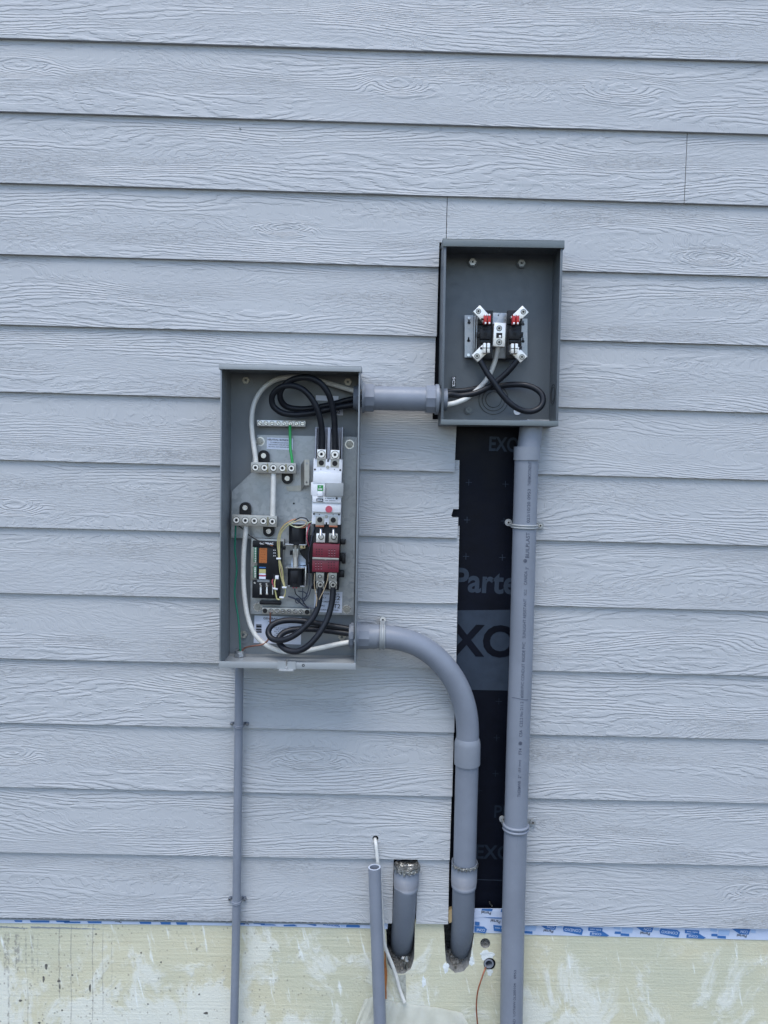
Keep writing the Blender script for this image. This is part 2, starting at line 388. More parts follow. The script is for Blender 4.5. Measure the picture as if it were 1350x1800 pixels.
M_PINK = mat("pink_red_button", (.42, .07, .11), .4, var=.2, vscale=300)
M_GRN = mat("green_plastic", (.02, .22, .05), .4)
M_GRN2 = mat("bright_green_wire", (.02, .30, .07), .38)
M_GRN3 = mat("dark_green_wire", (.015, .17, .11), .4)
M_ORG = mat("orange_sticker", (.38, .115, .025), .5, var=.15, vscale=200)
M_YEL = mat("yellow_plastic", (.42, .40, .17), .45)
M_TAN = mat("tan_wire", (.42, .33, .21), .45)
M_COP = mat("copper_wire", (.36, .13, .075), .42, .6, var=.25, vscale=90)
M_COPD = mat("tarnished_copper", (.20, .095, .07), .5, .5, var=.25, vscale=90)
M_LBL = mat("pale_label_paper", (.66, .70, .80), .5, var=.04, vscale=60)
M_INK = mat("black_ink", (.015, .017, .025), .5)
M_INKG = mat("grey_ink", (.045, .055, .085), .55)
M_MEM = mat("black_membrane", (.0022, .0036, .0090), .5, var=.3, vscale=9, bump=.0012, bscale=22, spec=.14)
M_MPR = mat("slate_membrane_print", (.030, .042, .062), .55, var=.12, vscale=30, bump=.0012, bscale=22, spec=.15)
M_MPD = mat("dim_membrane_print", (.011, .018, .030), .55, var=.12, vscale=30, spec=.15)
M_FOIL = mat("crumpled_foil", (.33, .33, .31), .42, 1.0, var=.3, vscale=120, bump=.0022, bscale=170)
M_WOOD = mat("raw_wood", (.42, .32, .17), .8, var=.25, vscale=60, stretch=(8, 8, 1))
M_RUST = mat("rusty_wood", (.30, .11, .028), .85, var=.4, vscale=70, bump=.001, bscale=160)
M_TAPE = mat("white_tape", (.47, .54, .68), .4, var=.05, vscale=20, bump=.0008, bscale=40)
M_BLU = mat("blue_print", (.035, .135, .36), .45); M_LBLU = mat("light_blue_print", (.30, .42, .62), .45)
M_MORT = mat("grey_mortar", (.17, .165, .15), .95, var=.5, vscale=120, bump=.004, bscale=150)
M_CONC = mat("grey_concrete_side", (.20, .205, .20), .9, var=.3, vscale=60, bump=.002, bscale=120)
M_CAULK = mat("white_sealant", (.66, .70, .70), .7, var=.1, vscale=80, bump=.003, bscale=90)
M_STRIP = mat("grey_metal_strip", (.24, .26, .27), .5, 0, var=.1, vscale=40)
M_SHEET = mat("milky_plastic_sheet", (.55, .56, .50), .35, var=.12, vscale=14, alpha=.5)
M_GND = mat("gravelly_soil", (.085, .075, .062), .95, var=.4, vscale=6, bump=.02, bscale=30)

# ------------------------------------------------------------------ setting: ground
mb = MB(); mb.bm.faces.new([mb.bm.verts.new(p) for p in ((-60, -80, 0), (60, -80, 0), (60, 60, 0), (-60, 60, 0))])
g = mb.build("ground", M_GND, smooth=0); g['kind'] = 'structure'

# ------------------------------------------------------------------ lap siding
wall = thing("siding_wall", (0, .01, ZB), "pale blue-grey wood-grain lap siding covering the whole wall", "wall")
XL, XR = -2.6, 2.6
def WX(px, py, d=0): return P(px, py, d).x
def WZ(px, py, d=0): return P(px, py, d).z
def board(i, poly, holes=()):
    """poly in world (x, z); front leans: bottom lip forward"""
    fy = lambda x, z: 0.0090 * (z - lipz(i, x)) / 0.178
    b = MB(); b.prism(poly, holes, 0.0, 0.0085, fy)
    uvl = b.bm.loops.layers.uv.new('grain')
    ob = None
    off = random.uniform(-40, 40) if i not in (1, 11) else None
    offs = board.off.setdefault(i, (random.uniform(-40, 40), random.uniform(-40, 40)))
    for f in b.bm.faces:
        for l in f.loops: l[uvl].uv = (l.vert.co.x + offs[0], l.vert.co.z - lipz(i, 0) + offs[1])
    ob = b.build("siding_plank", M_SID, wall, smooth=0)
    ob.data.materials.append(M_CUT)
    for p in ob.data.polygons:
        if abs(p.normal.x) > .5: p.material_index = 1
    return ob
board.off = {}
OV = 0.028
GR = [(928, 740), (924, 1000), (915, 1200), (908, 1400), (901, 1640)]     # right border of the open strip, hidden by the riser
def grx(py):
    for (a, b), (c, d) in zip(GR, GR[1:]):
        if py <= d: return a + (c - a) * (py - b) / (d - b)
    return GR[-1][0]
XCL, XCR = WX(768.5, 560), 0.466             # cut-out for the meter box
for i in range(-3, 3):
    seam = WX(1207.5, 300) if i == 2 else (WX(300, 0) if i == -1 else None)
    rng = [(XL, XR)] if seam is None else [(XL, seam - .0009), (seam + .0009, XR)]
    for a, c in rng:
        lean = -.0028 if seam else 0
        al = a + (lean if a > XL else 0); cl = c + (lean if c < XR else 0)
        zt = lambda x: (lipz(i - 1, x) if i > -3 else lipz(-3, x) + .178) + OV
        board(i, [(al, lipz(i, al)), (cl, lipz(i, cl)), (c, zt(c)), (a, zt(a))])
# plank 3: seam above the meter box and the top of the cut-out
zc = WZ(870, 428); sm = WX(785.8, 380)
board(3, [(XL, lipz(3, XL)), (XCL, lipz(3, XCL)), (XCL, zc), (sm - .0009, zc), (sm - .0009, lipz(2, sm) + OV), (XL, lipz(2, XL) + OV)])
board(3, [(XCR, lipz(3, XCR)), (XR, lipz(3, XR)), (XR, lipz(2, XR) + OV), (sm + .0009, lipz(2, sm) + OV), (sm + .0009, zc), (XCR, zc)])
for i in (4, 5):
    xl = XCL - (.002 if i == 5 else 0)
    board(i, [(XL, lipz(i, XL)), (xl, lipz(i, xl)), (xl, lipz(i - 1, xl) + OV), (XL, lipz(i - 1, XL) + OV)])
    board(i, [(XCR, lipz(i, XCR)), (XR, lipz(i, XR)), (XR, lipz(i - 1, XR) + OV), (XCR, lipz(i - 1, XCR) + OV)])
def right_piece(i, py0, py1):
    xb, xt = WX(grx(py1), py1), WX(grx(py0), py0)
    board(i, [(xb, lipz(i, xb)), (XR, lipz(i, XR)), (XR, lipz(i - 1, XR) + (OV if i > 6 else .0)), (xt, lipz(i - 1, xt) + (OV if i > 6 else .0))])
# plank 6 tucks under the box
x0, x1 = WX(799, 822), WX(803, 750); z1 = WZ(803, 738); xc = XCL - .004
board(6, [(XL, lipz(6, XL)), (x0, lipz(6, x0)), (x1, z1), (xc, z1), (xc, lipz(5, xc) + OV), (XL, lipz(5, XL) + OV)])
zc2 = WZ(985, 738)
xb = WX(926, 830)
board(6, [(xb, lipz(6, xb)), (XR, lipz(6, XR)), (XR, lipz(5, XR) + OV), (XCR, lipz(5, XCR) + OV), (XCR, zc2), (WX(928, 745), zc2)])
# plank 7 with its little notch
q = lambda px, py: (WX(px, py), WZ(px, py))
board(7, [(XL, lipz(7, XL)), (WX(804, 941), lipz(7, WX(804, 941))), q(805.3, 925), q(806, 909.5), q(796, 909.5), q(793.5, 907), q(797, 895), q(806.5, 895), q(808.4, 809), (XL, lipz(6, XL) + .022)])
board(8, [(XL, lipz(8, XL)), (WX(804.5, 1056), lipz(8, WX(804.5, 1056))), q(806.5, 990), q(808.5, 925), (XL, lipz(7, XL) + .022)])
board(9, [(XL, lipz(9, XL)), (WX(802, 1168), lipz(9, WX(802, 1168))), (WX(805, 1048), lipz(8, WX(805, 1048)) + .012), (XL, lipz(8, XL) + .012)])
board(10, [(XL, lipz(10, XL)), (WX(798.6, 1282), lipz(10, WX(799, 1282))), (WX(802, 1160), lipz(9, WX(802, 1160)) + .012), (XL, lipz(9, XL) + .012)])
board(11, [(XL, lipz(11, XL)), (WX(795, 1395), lipz(11, WX(795, 1395))), (WX(798.6, 1275), lipz(10, WX(799, 1275)) + .010), (XL, lipz(10, XL) + .010)])
hole = [(P(660, 1475).x + .0085 * math.cos(t), P(660, 1475).z + .0085 * math.sin(t)) for t in [2 * math.pi * k / 20 for k in range(20)]]
board(12, [(XL, lipz(12, XL)), (WX(790.5, 1508), lipz(12, WX(790.5, 1508))), (WX(794.8, 1390), lipz(11, WX(795, 1390)) + .010), (XL, lipz(11, XL) + .010)], [hole])
board(13, [(XL, lipz(13, XL)), (WX(689.5, 1617), lipz(13, WX(689.5, 1617))), (WX(692.5, 1505), lipz(12, WX(692.5, 1505)) + .010), (XL, lipz(12, XL) + .010)])
board(13, [(WX(731.5, 1618), lipz(13, WX(731, 1618))), (WX(787.8, 1620), lipz(13, WX(788, 1620))), (WX(790.5, 1505), lipz(12, WX(790, 1505)) + .008), (WX(735, 1505), lipz(12, WX(735, 1505)) + .008)])
for i in range(7, 14):
    right_piece(i, LIPL[i - 1] + 24, LIPL[i] + 22)
# perforated starter strip under the left planks
mb = MB(); xe = WX(650, 1620)
zs = lambda x, o: lipz(13, x) + o
mb.prism([(XL, zs(XL, -.0108)), (xe, zs(xe, -.0108)), (xe, zs(xe, .03)), (XL, zs(XL, .03))], [], .0081, .0092)
ss = mb.build("starter_strip", M_STRIP, wall, smooth=0)
mb = MB(); x = -1.3
while x < xe - .02:
    mb.box((x, .0078, zs(x, -.0046)), (.0125, .0008, .0026)); x += .0186
mb.build("slot_row", M_HOLE, ss, smooth=0)
# wall sheathing skin behind everything
# nail heads and scuffs on the planks
for (px, py, r) in ((421.5, 224, 1.6), (763, 1566, 1.3), (737, 1568, 1.1), (966, 320, .9)):
    mb = MB(); mb.disc(px, py, r, -.0045, .002, n=10); mb.build("nail_head", M_STRIP, wall)

# ------------------------------------------------------------------ black weather membrane with its printing
mem = thing("weather_membrane", (0.3, .028, ZB), "black weather membrane with slate lettering in the open strip between siding planks", "membrane")
mb = MB(); mb.box((0, .034, (ZB + 4.5) / 2 + 0.02), (5.2, .008, 4.5 - ZB))
mb.build("membrane_sheet", M_MEM, mem, smooth=0)
DM = -.0295
mb = MB()
text_add(mb, "EXO", 886, 781, 52, 26, DM, 1.2, .026); mb.build("printed_lettering", M_MPR, mem, smooth=0)
mb = MB(); text_add(mb, "Partel", 859, 1022, 122, 43, DM, 1.6, .026); mb.build("printed_lettering", M_MPR, mem, smooth=0)
mb = MB(); mb.ppx([(796, 1073), (900, 1072), (896, 1214), (794, 1212)], DM, .0004); pn = mb.build("printed_panel", M_MPR, mem, smooth=0)
mb = MB(); text_add(mb, "EXO", 834, 1126, 152, 58, DM + .0008, .6, .03); mb.build("printed_lettering", M_MEM, mem, smooth=0)
mb = MB(); text_add(mb, "PROOF", 915, 1428, 92, 23, DM, 1.0, .012); mb.build("printed_lettering", M_MPD, mem, smooth=0)
mb = MB(); text_add(mb, "EXO", 868, 1498, 64, 26, DM, 1.0, .02); mb.build("printed_lettering", M_MPD, mem, smooth=0)
for (px, py) in ((824, 848), (888.5, 851), (821, 914), (886, 916), (819, 978), (883, 980), (877, 1233), (873, 1297), (871, 1360), (842, 1390), (880, 1170)):
    if py == 1170: continue
    mb = MB(); mb.bpx(px, py, 11, .9, DM, .0004, bev=0); mb.bpx(px, py, .9, 11, DM + .0004, .0004, bev=0); mb.build("registration_cross", M_MPR if py < 1200 else M_MPD, mem, smooth=0)
mb = MB(); mb.bpx(862, 1547, 50, .9, DM, .0006, .01, 0); mb.build("overlap_line", M_MPR, mem, smooth=0)

# ------------------------------------------------------------------ foundation
fnd = thing("foundation_board", (0, .02, 0), "pale yellow-green foundation board streaked with white smears below the siding", "foundation")
DF = -.012
def W2(px, py): p = P(px, py, DF); return (p.x, p.z)
zt = ZB + .006
def arc(cx, cy, rx_, ry_, a0, a1, n, j=0.0):
    return [(cx + rx_ * math.cos(math.radians(a0 + (a1 - a0) * k / n)) * (1 + random.uniform(-j, j)), cy - ry_ * math.sin(math.radians(a0 + (a1 - a0) * k / n)) * (1 + random.uniform(-j, j))) for k in range(n + 1)]
rec1 = [(678, 1560), (679, 1640), (680, 1665)] + arc(704, 1676, 25, 36, 200, 350, 18, .03) + [(729, 1650), (731, 1560)]
rec2 = [(781, 1560), (781, 1640), (782, 1665)] + arc(805, 1676, 23, 34, 200, 345, 18, .03) + [(832, 1650), (838, 1560)]
def topx(r):
    w_ = [W2(*p) for p in r]; w_[0] = (w_[0][0], zt - .0); w_[-1] = (w_[-1][0], zt - .0); return w_
outer = [(XL, -.3), (XL, zt)] + topx(rec1) + topx(rec2) + [(XR, zt + .02), (XR, -.3)]
def circ(px, py, r, n=28, j=.02):
    return [W2(px + r * math.cos(t) * (1 + random.uniform(-j, j)), py + r * math.sin(t) * (1 + random.uniform(-j, j))) for t in [2 * math.pi * k / n for k in range(n)]]
h1, h2 = circ(853, 1658, 8.7), circ(860.5, 1694, 10.5)
mb = MB(); mb.prism(outer, [h1, h2], .012, .11)
bf = mb.build("board_face", M_FND, fnd, smooth=0); bf.data.materials.append(M_CONC)
for p in bf.data.polygons:
    if abs(p.normal.y) < .5 and p.center.z > -.25: p.material_index = 1
mb = MB(); mb.box((0, .16, ZB / 2 - .1), (5.2, .05, ZB + .4)); mb.build("concrete_core", M_MORT, fnd, smooth=0)
# mortar rubble in the recesses and a plug in the small hole
def rubble(cx, cy, wpx, hpx, n, d0, d1, rr=(.0025, .0075)):
    mb = MB()
    for k in range(n):
        px, py = cx + random.uniform(-.5, .5) * wpx, cy + random.uniform(-.5, .5) * hpx
        t = (py - (cy - hpx / 2)) / hpx
        c = P(px, py, d0 + (d1 - d0) * t + random.uniform(-.006, .006)); r = random.uniform(*rr)
        vs = bmesh.ops.create_icosphere(mb.bm, subdivisions=1, radius=r)['verts']
        for v in vs: v.co = c + Vector((v.co.x * random.uniform(.7, 1.3), v.co.y, v.co.z * random.uniform(.6, 1.1))) + Vector([random.uniform(-.15, .15) * r for _ in range(3)])
    return mb
mb = rubble(704, 1690, 44, 44, 320, -.085, -.022); mb.build("mortar_fill", M_MORT, fnd, smooth=0)
mb = rubble(806, 1692, 44, 42, 380, -.085, -.022); mb.build("mortar_fill", M_MORT, fnd, smooth=0)
mb = rubble(853, 1658, 17, 17, 60, -.03, -.026, (.003, .006)); mb.build("mortar_plug", M_MORT, fnd, smooth=0)
# sealant smears: flat irregular dabs
def dab(cx, cy, rx_, ry_, d=DF + .0006, n=40, j=.28, seed=0, dep=.0006):
    rnd = random.Random(seed); ph = [rnd.uniform(0, 6.3) for _ in range(6)]
    pts = []
    for k in range(n):
        t = 2 * math.pi * k / n
        s_ = 1 + j * (math.sin(3 * t + ph[0]) * .5 + math.sin(5 * t + ph[1]) * .35 + math.sin(9 * t + ph[2]) * .25 + rnd.uniform(-.12, .12))
        pts.append((cx + rx_ * math.cos(t) * s_, cy + ry_ * math.sin(t) * s_))
    return MB().ppx(pts, d, dep)
dab(856, 1679, 12, 8, seed=3).build("sealant_smear", M_CAULK, fnd, smooth=0)
dab(861, 1709, 5, 6, seed=9).build("sealant_smear", M_CAULK, fnd, smooth=0)
dab(784, 1701, 5, 9, seed=12).build("sealant_smear", M_CAULK, fnd, smooth=0)
dab(829, 1690, 4, 8, seed=15).build("sealant_smear", M_CAULK, fnd, smooth=0)
dab(745, 1726, 3.5, 9, seed=21).build("sealant_smear", M_CAULK, fnd, smooth=0)
MB().ppx([(700, 1714), (713, 1713), (714, 1740), (713.5, 1763), (708, 1755), (704, 1735)], DF + .0008, .0008).build("mortar_drip", mat("pale_mortar", (.33, .34, .30), .95, var=.3, vscale=120), fnd, smooth=0)
# dried mud drips on the left of the board, each with its own shape
M_MUD = mat("dark_mud", (.12, .115, .10), .95, var=.4, vscale=200)
for (px, py, rx_, ry_) in ((81, 1699, 2.4, 5), (76.5, 1721, 1.9, 5.5), (103.5, 1724.5, 3, 2.4), (105, 1734.5, 1.5, 4), (158, 1737, 1.8, 7), (36, 1759, 3, 1.9), (127, 1714, 1.8, 1.4), (168.5, 1642, 2, 1.2), (362, 1781, 4, 2.2), (283, 1691.5, 1.6, 1.5), (248, 1675, 1.4, 1.4), (203, 1737, 1.4, 1.2), (350, 1748, 1.5, 1.5), (69, 1798, 2.4, 1.8), (109, 1776, 1.4, 1.7), (260, 1765, 1.6, 1.2)):
    dab(px, py, rx_, ry_, n=14, seed=int(px), dep=.0005).build("mud_spot", M_MUD, fnd, smooth=0)
mb = MB(); rnd = random.Random(5)
for (x0, y0, x1) in ((0, 1629, 48), (54, 1630, 175)):
    pts = []; n = 26
    for k in range(n + 1): pts.append((x0 + (x1 - x0) * k / n, y0 + 3.2 * k / n - 1.6 * (1 - k / n * .6) + rnd.uniform(-.5, .5)))
    for k in range(n, -1, -1): pts.append((x0 + (x1 - x0) * k / n, y0 + 3.2 * k / n + (1.6 - 1.2 * k / n) + rnd.uniform(-.5, .5)))
    mb.ppx(pts, DF + .0005, .0005)
mb.build("mud_line", M_STRIP, fnd, smooth=0)

# ------------------------------------------------------------------ sealing tape
def tape(name_lbl, pts_main, logos, extra=None):
    o = thing("sealing_tape", P(pts_main[0][0], pts_main[0][1], DF), name_lbl, "tape", "tape strips below the siding")
    MB().ppx(pts_main, DF + .0022, .0018).build("tape_strip", M_TAPE, o, smooth=0)
    if extra: MB().ppx(extra, DF + .0034, .001).build("tape_overlap", M_TAPE, o, smooth=0)
    KM = {'b': (M_BLU, 'blue_print'), 'l': (M_LBLU, 'light_blue_print'), 'w': (M_TAPE, 'white_lettering'), 'k': (M_INK, 'black_lettering')}
    for it in logos:
        mb = MB(); e_ = .0008 if extra else 0
        if it[0] in 'bl': mb.ppx(it[1], DF + .0032 + e_, .0004)
        else: text_add(mb, it[1], it[2], it[3], it[4], it[5], DF + .0036 + e_, it[6], .01)
        mb.build(KM[it[0]][1], KM[it[0]][0], o, smooth=0)
    return o
def slant(x0, x1, y0, y1, sk=3, c=2.5): return [(x0, y0), (x1 - c, y0 + .5), (x1, y0 + c + .5), (x1 - sk, y1), (x0 + c - sk, y1 - .3), (x0 - sk, y1 - c)]
logs = []
for k in range(-1, 3):
    o_ = k * 170.0; dy = o_ * .0245
    X = lambda v: 900 + v / 3 + o_
    Y = lambda v: 1600 + v / 3 + dy
    logs += [('l', [(X(70), Y(79)), (X(130), Y(82)), (X(124), Y(108)), (X(68), Y(104))]), ('b', [(X(66), Y(109)), (X(108), Y(112)), (X(108), Y(125)), (X(62), Y(121))]),
             ('b', [(X(135), Y(70)), (X(238), Y(76)), (X(228), Y(104)), (X(180), Y(100))]), ('w', "CON", X(205), Y(89), 13, 5, 186),
             ('k', "Partel", X(192), Y(110), 17, 5, 186), ('b', [(X(275), Y(84)), (X(362), Y(92)), (X(376), Y(104)), (X(368), Y(131)), (X(272), Y(112)), (X(268), Y(96))]),
             ('w', "CONEXO", X(321), Y(105), 29, 5.2, 185), ('b', [(X(403), Y(90)), (X(478), Y(95)), (X(476), Y(116)), (X(402), Y(108))]), ('w', "info net", X(440), Y(103), 19, 3, 184),
             ('b', [(X(412), Y(116)), (X(480), Y(113)), (X(512), Y(133)), (X(500), Y(139)), (X(410), Y(133))]), ('w', "CONE", X(445), Y(125), 17, 4, 184),
             ('l', [(X(538), Y(84)), (X(572), Y(88)), (X(570), Y(104)), (X(536), Y(98))]), ('b', [(X(543), Y(112)), (X(574), Y(113)), (X(574), Y(126)), (X(541), Y(124))]), ('l', [(X(240), Y(78)), (X(266), Y(81)), (X(264), Y(96)), (X(238), Y(93))])]
def clipx(it, lo, hi):
    xs = [p[0] for p in it[1]] if it[0] in 'bl' else [it[2] - it[4] / 2, it[2] + it[4] / 2]
    return min(xs) > lo and max(xs) < hi
lr = [it for it in logs if clipx(it, 905, 1352)]
tape("white tape with blue logos below the siding right of the tall riser conduit",
     [(903, 1610), (1100, 1616), (1352, 1622), (1800, 1632), (1800, 1663), (1352, 1652.5), (1150, 1648), (921, 1643), (903, 1642)], lr)
gl = [('b', [(848, 1597.5), (866, 1597.5), (865, 1602), (846, 1600)]), ('b', [(881, 1598), (892, 1598), (892, 1605), (880, 1603)]), ('k', "Partel", 854.5, 1604.5, 17, 5.5, 186),
      ('k', "Partel", 871, 1619.5, 17, 5.5, 188), ('b', [(835, 1620), (843, 1621), (843, 1627), (835, 1627)]), ('b', [(834, 1628), (851, 1629), (856, 1634), (853, 1641), (834, 1638)]),
      ('w', "CONE", 845, 1635, 15, 5, 184), ('b', [(867, 1626), (895, 1629), (895, 1640), (868, 1636)]), ('w', "info net", 880, 1632, 20, 3, 184), ('b', [(851, 1612), (893, 1613.5), (893, 1615), (870, 1614.5)])]
tape("white tape with blue logos crossing the bottom of the open black strip",
     [(828, 1597), (896, 1597.5), (896, 1641), (828, 1639.5)], gl, [(830, 1600), (893, 1602), (893, 1615), (850, 1612), (830, 1614)])
rnd = random.Random(11); ll = []
X = lambda v: 380 + v / 4.82
Y = lambda v: 1580 + v / 4.82
for pol in ([(80, 195), (130, 190), (132, 205), (82, 208)], [(200, 195), (235, 198), (245, 218), (205, 218)], [(300, 196), (415, 196), (412, 218), (320, 213)], [(375, 218), (490, 218), (508, 226), (380, 224)],
            [(572, 222), (660, 218), (688, 232), (572, 232)], [(700, 200), (830, 200), (852, 228), (835, 230)], [(905, 205), (1030, 205), (1050, 240), (960, 228), (905, 222)], [(1105, 210), (1165, 208), (1220, 228), (1215, 243), (1100, 240)]):
    ll.append(('b', [(X(a), Y(b)) for a, b in pol]))
for pol in ([(418, 198), (480, 198), (478, 214), (416, 214)], [(1050, 208), (1100, 212), (1096, 236), (1056, 236)]): ll.append(('l', [(X(a), Y(b)) for a, b in pol]))
ll += [('w', "CONEXO", X(980), Y(220), 24, 4, 190), ('k', "Partel", X(255), Y(212), 9, 2.5, 186)]
X = lambda v: v / 4.5
Y = lambda v: 1600 + v / 4.5
for a, b, c, e in ((110, 175, 80, 88), (235, 390, 82, 92), (440, 550, 82, 90), (500, 635, 90, 97), (690, 802, 88, 98), (1100, 1195, 90, 104), (1265, 1350, 90, 108), (1390, 1480, 94, 110)):
    ll.append(('b', [(X(a), Y(c)), (X(b), Y(c + 1)), (X(b), Y(e + 5)), (X(a + 10), Y(e + 4))]))
ll.append(('k', "Partel", X(935), Y(93), 11, 2.6, 186))
tape("thin line of white tape with blue logos under the siding left of the open-ended pipe",
     [(-420, 1592), (683, 1612), (681, 1633), (650, 1632), (400, 1627), (300, 1625.5), (0, 1622.5), (-420, 1612)], ll)

# ------------------------------------------------------------------ enclosures
def rect_from(corners, d):
    tl, tr, bl, br = [P(x, y, d) for x, y in corners]
    c = (tl + tr + bl + br) / 4; w_ = ((tr - tl).length + (br - bl).length) / 2; h_ = ((tl - bl).length + (tr - br).length) / 2
    a = (math.atan2((tr - tl).z, (tr - tl).x) + math.atan2((br - bl).z, (br - bl).x)) / 2
    return c, w_, h_, -a
def enclosure(root, corners, d, back, mi, ml, lipw, hood, t=.0018, hoodw=0.0):
    c, W_, H_, rot = rect_from(corners, d); dep = d - back
    R = Matrix.Rotation(rot, 3, 'Y')
    def L(x, z, y=0): return Vector((c.x, -d, c.z)) + R @ Vector((x, y, z))
    mb = MB(); mb.box(L(0, 0, dep - t / 2), (W_ - .001, t, H_ - .001), M=R)
    bk = mb.build("back_panel", mi, root)
    for s_ in (-1, 1):
        mb = MB(); mb.box(L(s_ * (W_ / 2 - t / 2), 0, dep / 2), (t, dep - .004, H_), M=R)
        mb.box(L(s_ * (W_ / 2 - lipw / 2), 0, .0), (lipw, t, H_ - .001), M=R, bev=.0005); mb.build("side_panel", mi if s_ else ml, root)
    mb = MB(); mb.box(L(0, H_ / 2 - t / 2 - .0008, dep / 2), (W_ - 2 * t - .001, dep - .004, t), M=R); mb.build("top_panel", mi, root)
    mb = MB(); mb.box(L(0, -H_ / 2 + t / 2 + .0008, dep / 2), (W_ - 2 * t - .001, dep - .004, t), M=R)
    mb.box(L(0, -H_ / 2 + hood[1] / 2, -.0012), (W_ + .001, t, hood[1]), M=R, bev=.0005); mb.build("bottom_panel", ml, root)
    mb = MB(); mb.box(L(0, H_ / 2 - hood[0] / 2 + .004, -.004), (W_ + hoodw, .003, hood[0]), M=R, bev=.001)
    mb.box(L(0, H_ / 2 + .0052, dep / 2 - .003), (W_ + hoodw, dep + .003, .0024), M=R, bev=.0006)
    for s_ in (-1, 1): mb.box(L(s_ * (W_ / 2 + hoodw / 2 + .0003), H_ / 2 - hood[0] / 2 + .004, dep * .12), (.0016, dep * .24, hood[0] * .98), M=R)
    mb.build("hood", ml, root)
    return L, W_, H_, R

# =================== meter box
DB = .085
mtr = thing("meter_box", P(878, 748, .03), "open dark grey meter socket box mounted on the right above the black membrane", "meter box")
L, MW, MH, MR = enclosure(mtr, [(779.5, 424), (991, 428.5), (776, 747), (979.5, 748.5)], DB, -.016, M_MT, M_MTL, .006, (.017, .013), hoodw=.006)
BK = -.014 + .0     # depth of back panel surface
def C3(x, y): return (750 + x / 5, 400 + y / 5)
for (x, y, mt_) in ((405, 303, M_STL), (835, 314, M_GALV)):
    mb = MB(); px, py = C3(x, y); mb.disc(px, py, 8.5, -.008, .004); b_ = mb.build("mounting_boss", M_MT, mtr)
    mb = MB(); mb.disc(px, py - .5, 6.6, -.003, .006, n=6, hollow=2.2); mb.build("hex_nut", mt_, b_, smooth=20)
mb = MB(); mb.disc(*C3(370, 1602), 7.5, -.009, .004); b_ = mb.build("mounting_boss", M_MT, mtr); MB().disc(*C3(370, 1602), 5, -.006, .003, hollow=1).build("dimple", M_MTL, b_)
for r_ in (26, 20, 14):
    mb = MB(); px, py = C3(588, 1512); mb.disc(px, py, r_, -.0125, .0012, hollow=r_ - .55, n=48); mb.build("knockout_ring", M_HOLE, mtr)
mb = MB(); mb.disc(*C3(588, 1512), 13.2, -.0132, .001, n=40); mb.build("knockout_disc", M_MT, mtr)
mb = MB(); px, py = C3(1120, 1470)
k = L(MW / 2 - .0022, -MH / 2 + .085, .055)
for r_ in (.026, .019): MB().cyl(k, k + Vector((-.0006, 0, 0)), r_, n=40, hollow=r_ - .0009).build("knockout_ring", M_HOLE, mtr)
mb = MB(); mb.bpx(*C3(238, 1355), 6.6, 18.5, .0, .002, bev=.0005); pl_ = mb.build("small_tag", M_BLK, mtr)
mb = MB(); text_add(mb, "SC2", *C3(238, 1355), 17, 4.6, .0008, 90, .03); mb.build("tag_lettering", M_WPL, pl_, smooth=0)
# mounting bracket of the meter block
mb = MB()
def keyhole(cx, cy): return [(cx + 2.9 * math.cos(t), cy + 3 + 2.6 * math.sin(t)) for t in [math.radians(a) for a in range(-60, 241, 30)]] + [(cx - 1.1, cy - 3.5), (cx + 1.1, cy - 3.5)]
def rc(x0, y0, x1, y1): return [(x0, y0), (x1, y0), (x1, y1), (x0, y1)]
a0 = C3(334, 770); a1 = C3(411, 1140)
mb.ppx(rc(*a0, *a1), .004, .002, [keyhole(*C3(372, 822)), keyhole(*C3(369, 980))])
a0 = C3(832, 800); a1 = C3(886, 1140)
mb.ppx(rc(*a0, *a1), .004, .002, [keyhole(*C3(846, 835)), keyhole(*C3(846, 985))])
mb.bpx(*C3(632, 950), 62, 79, .018, .014); mb.bpx(*C3(421, 955), 2.2, 72, .018, .018); mb.bpx(*C3(440, 955), 2.2, 72, .022, .018)
mb.build("mounting_bracket", M_GALV, mtr)
MB().disc(*C3(630, 770), 1.1, .0186, .001).build("bracket_hole", M_HOLE, mtr)
for (x, y) in ((375, 795), (368, 1120)):
    mb = MB(); mb.disc(*C3(x, y), 2.6, .0075, .004); mb.build("screw", M_STL, mtr)
for sx, cx in ((-1, 517), (1, 773)):
    mb = MB(); mb.bpx(*C3(cx, 940), 24, 84, .040, .026); mb.bpx(*C3(cx, 790), 25.5, 24, .046, .014); mb.bpx(*C3(cx, 1095), 25.5, 22, .046, .014)
    mb.bpx(*C3(cx, 938), 19, 17, .050, .012); mb.bpx(*C3(cx + sx * 46, 940), 12, 9, .044, .010); mb.bpx(*C3(cx, 885), 18, 7, .046, .01); mb.bpx(*C3(cx, 1000), 18, 6, .046, .01)
    ins = mb.build("insulator_block", M_BLK, mtr)
    mb = MB(); mb.disc(*C3(cx, 936), 3.2, .0508, .002); mb.disc(*C3(cx + sx * 60, 940), 1.6, .0448, .002); mb.build("insulator_hole", M_HOLE, ins)
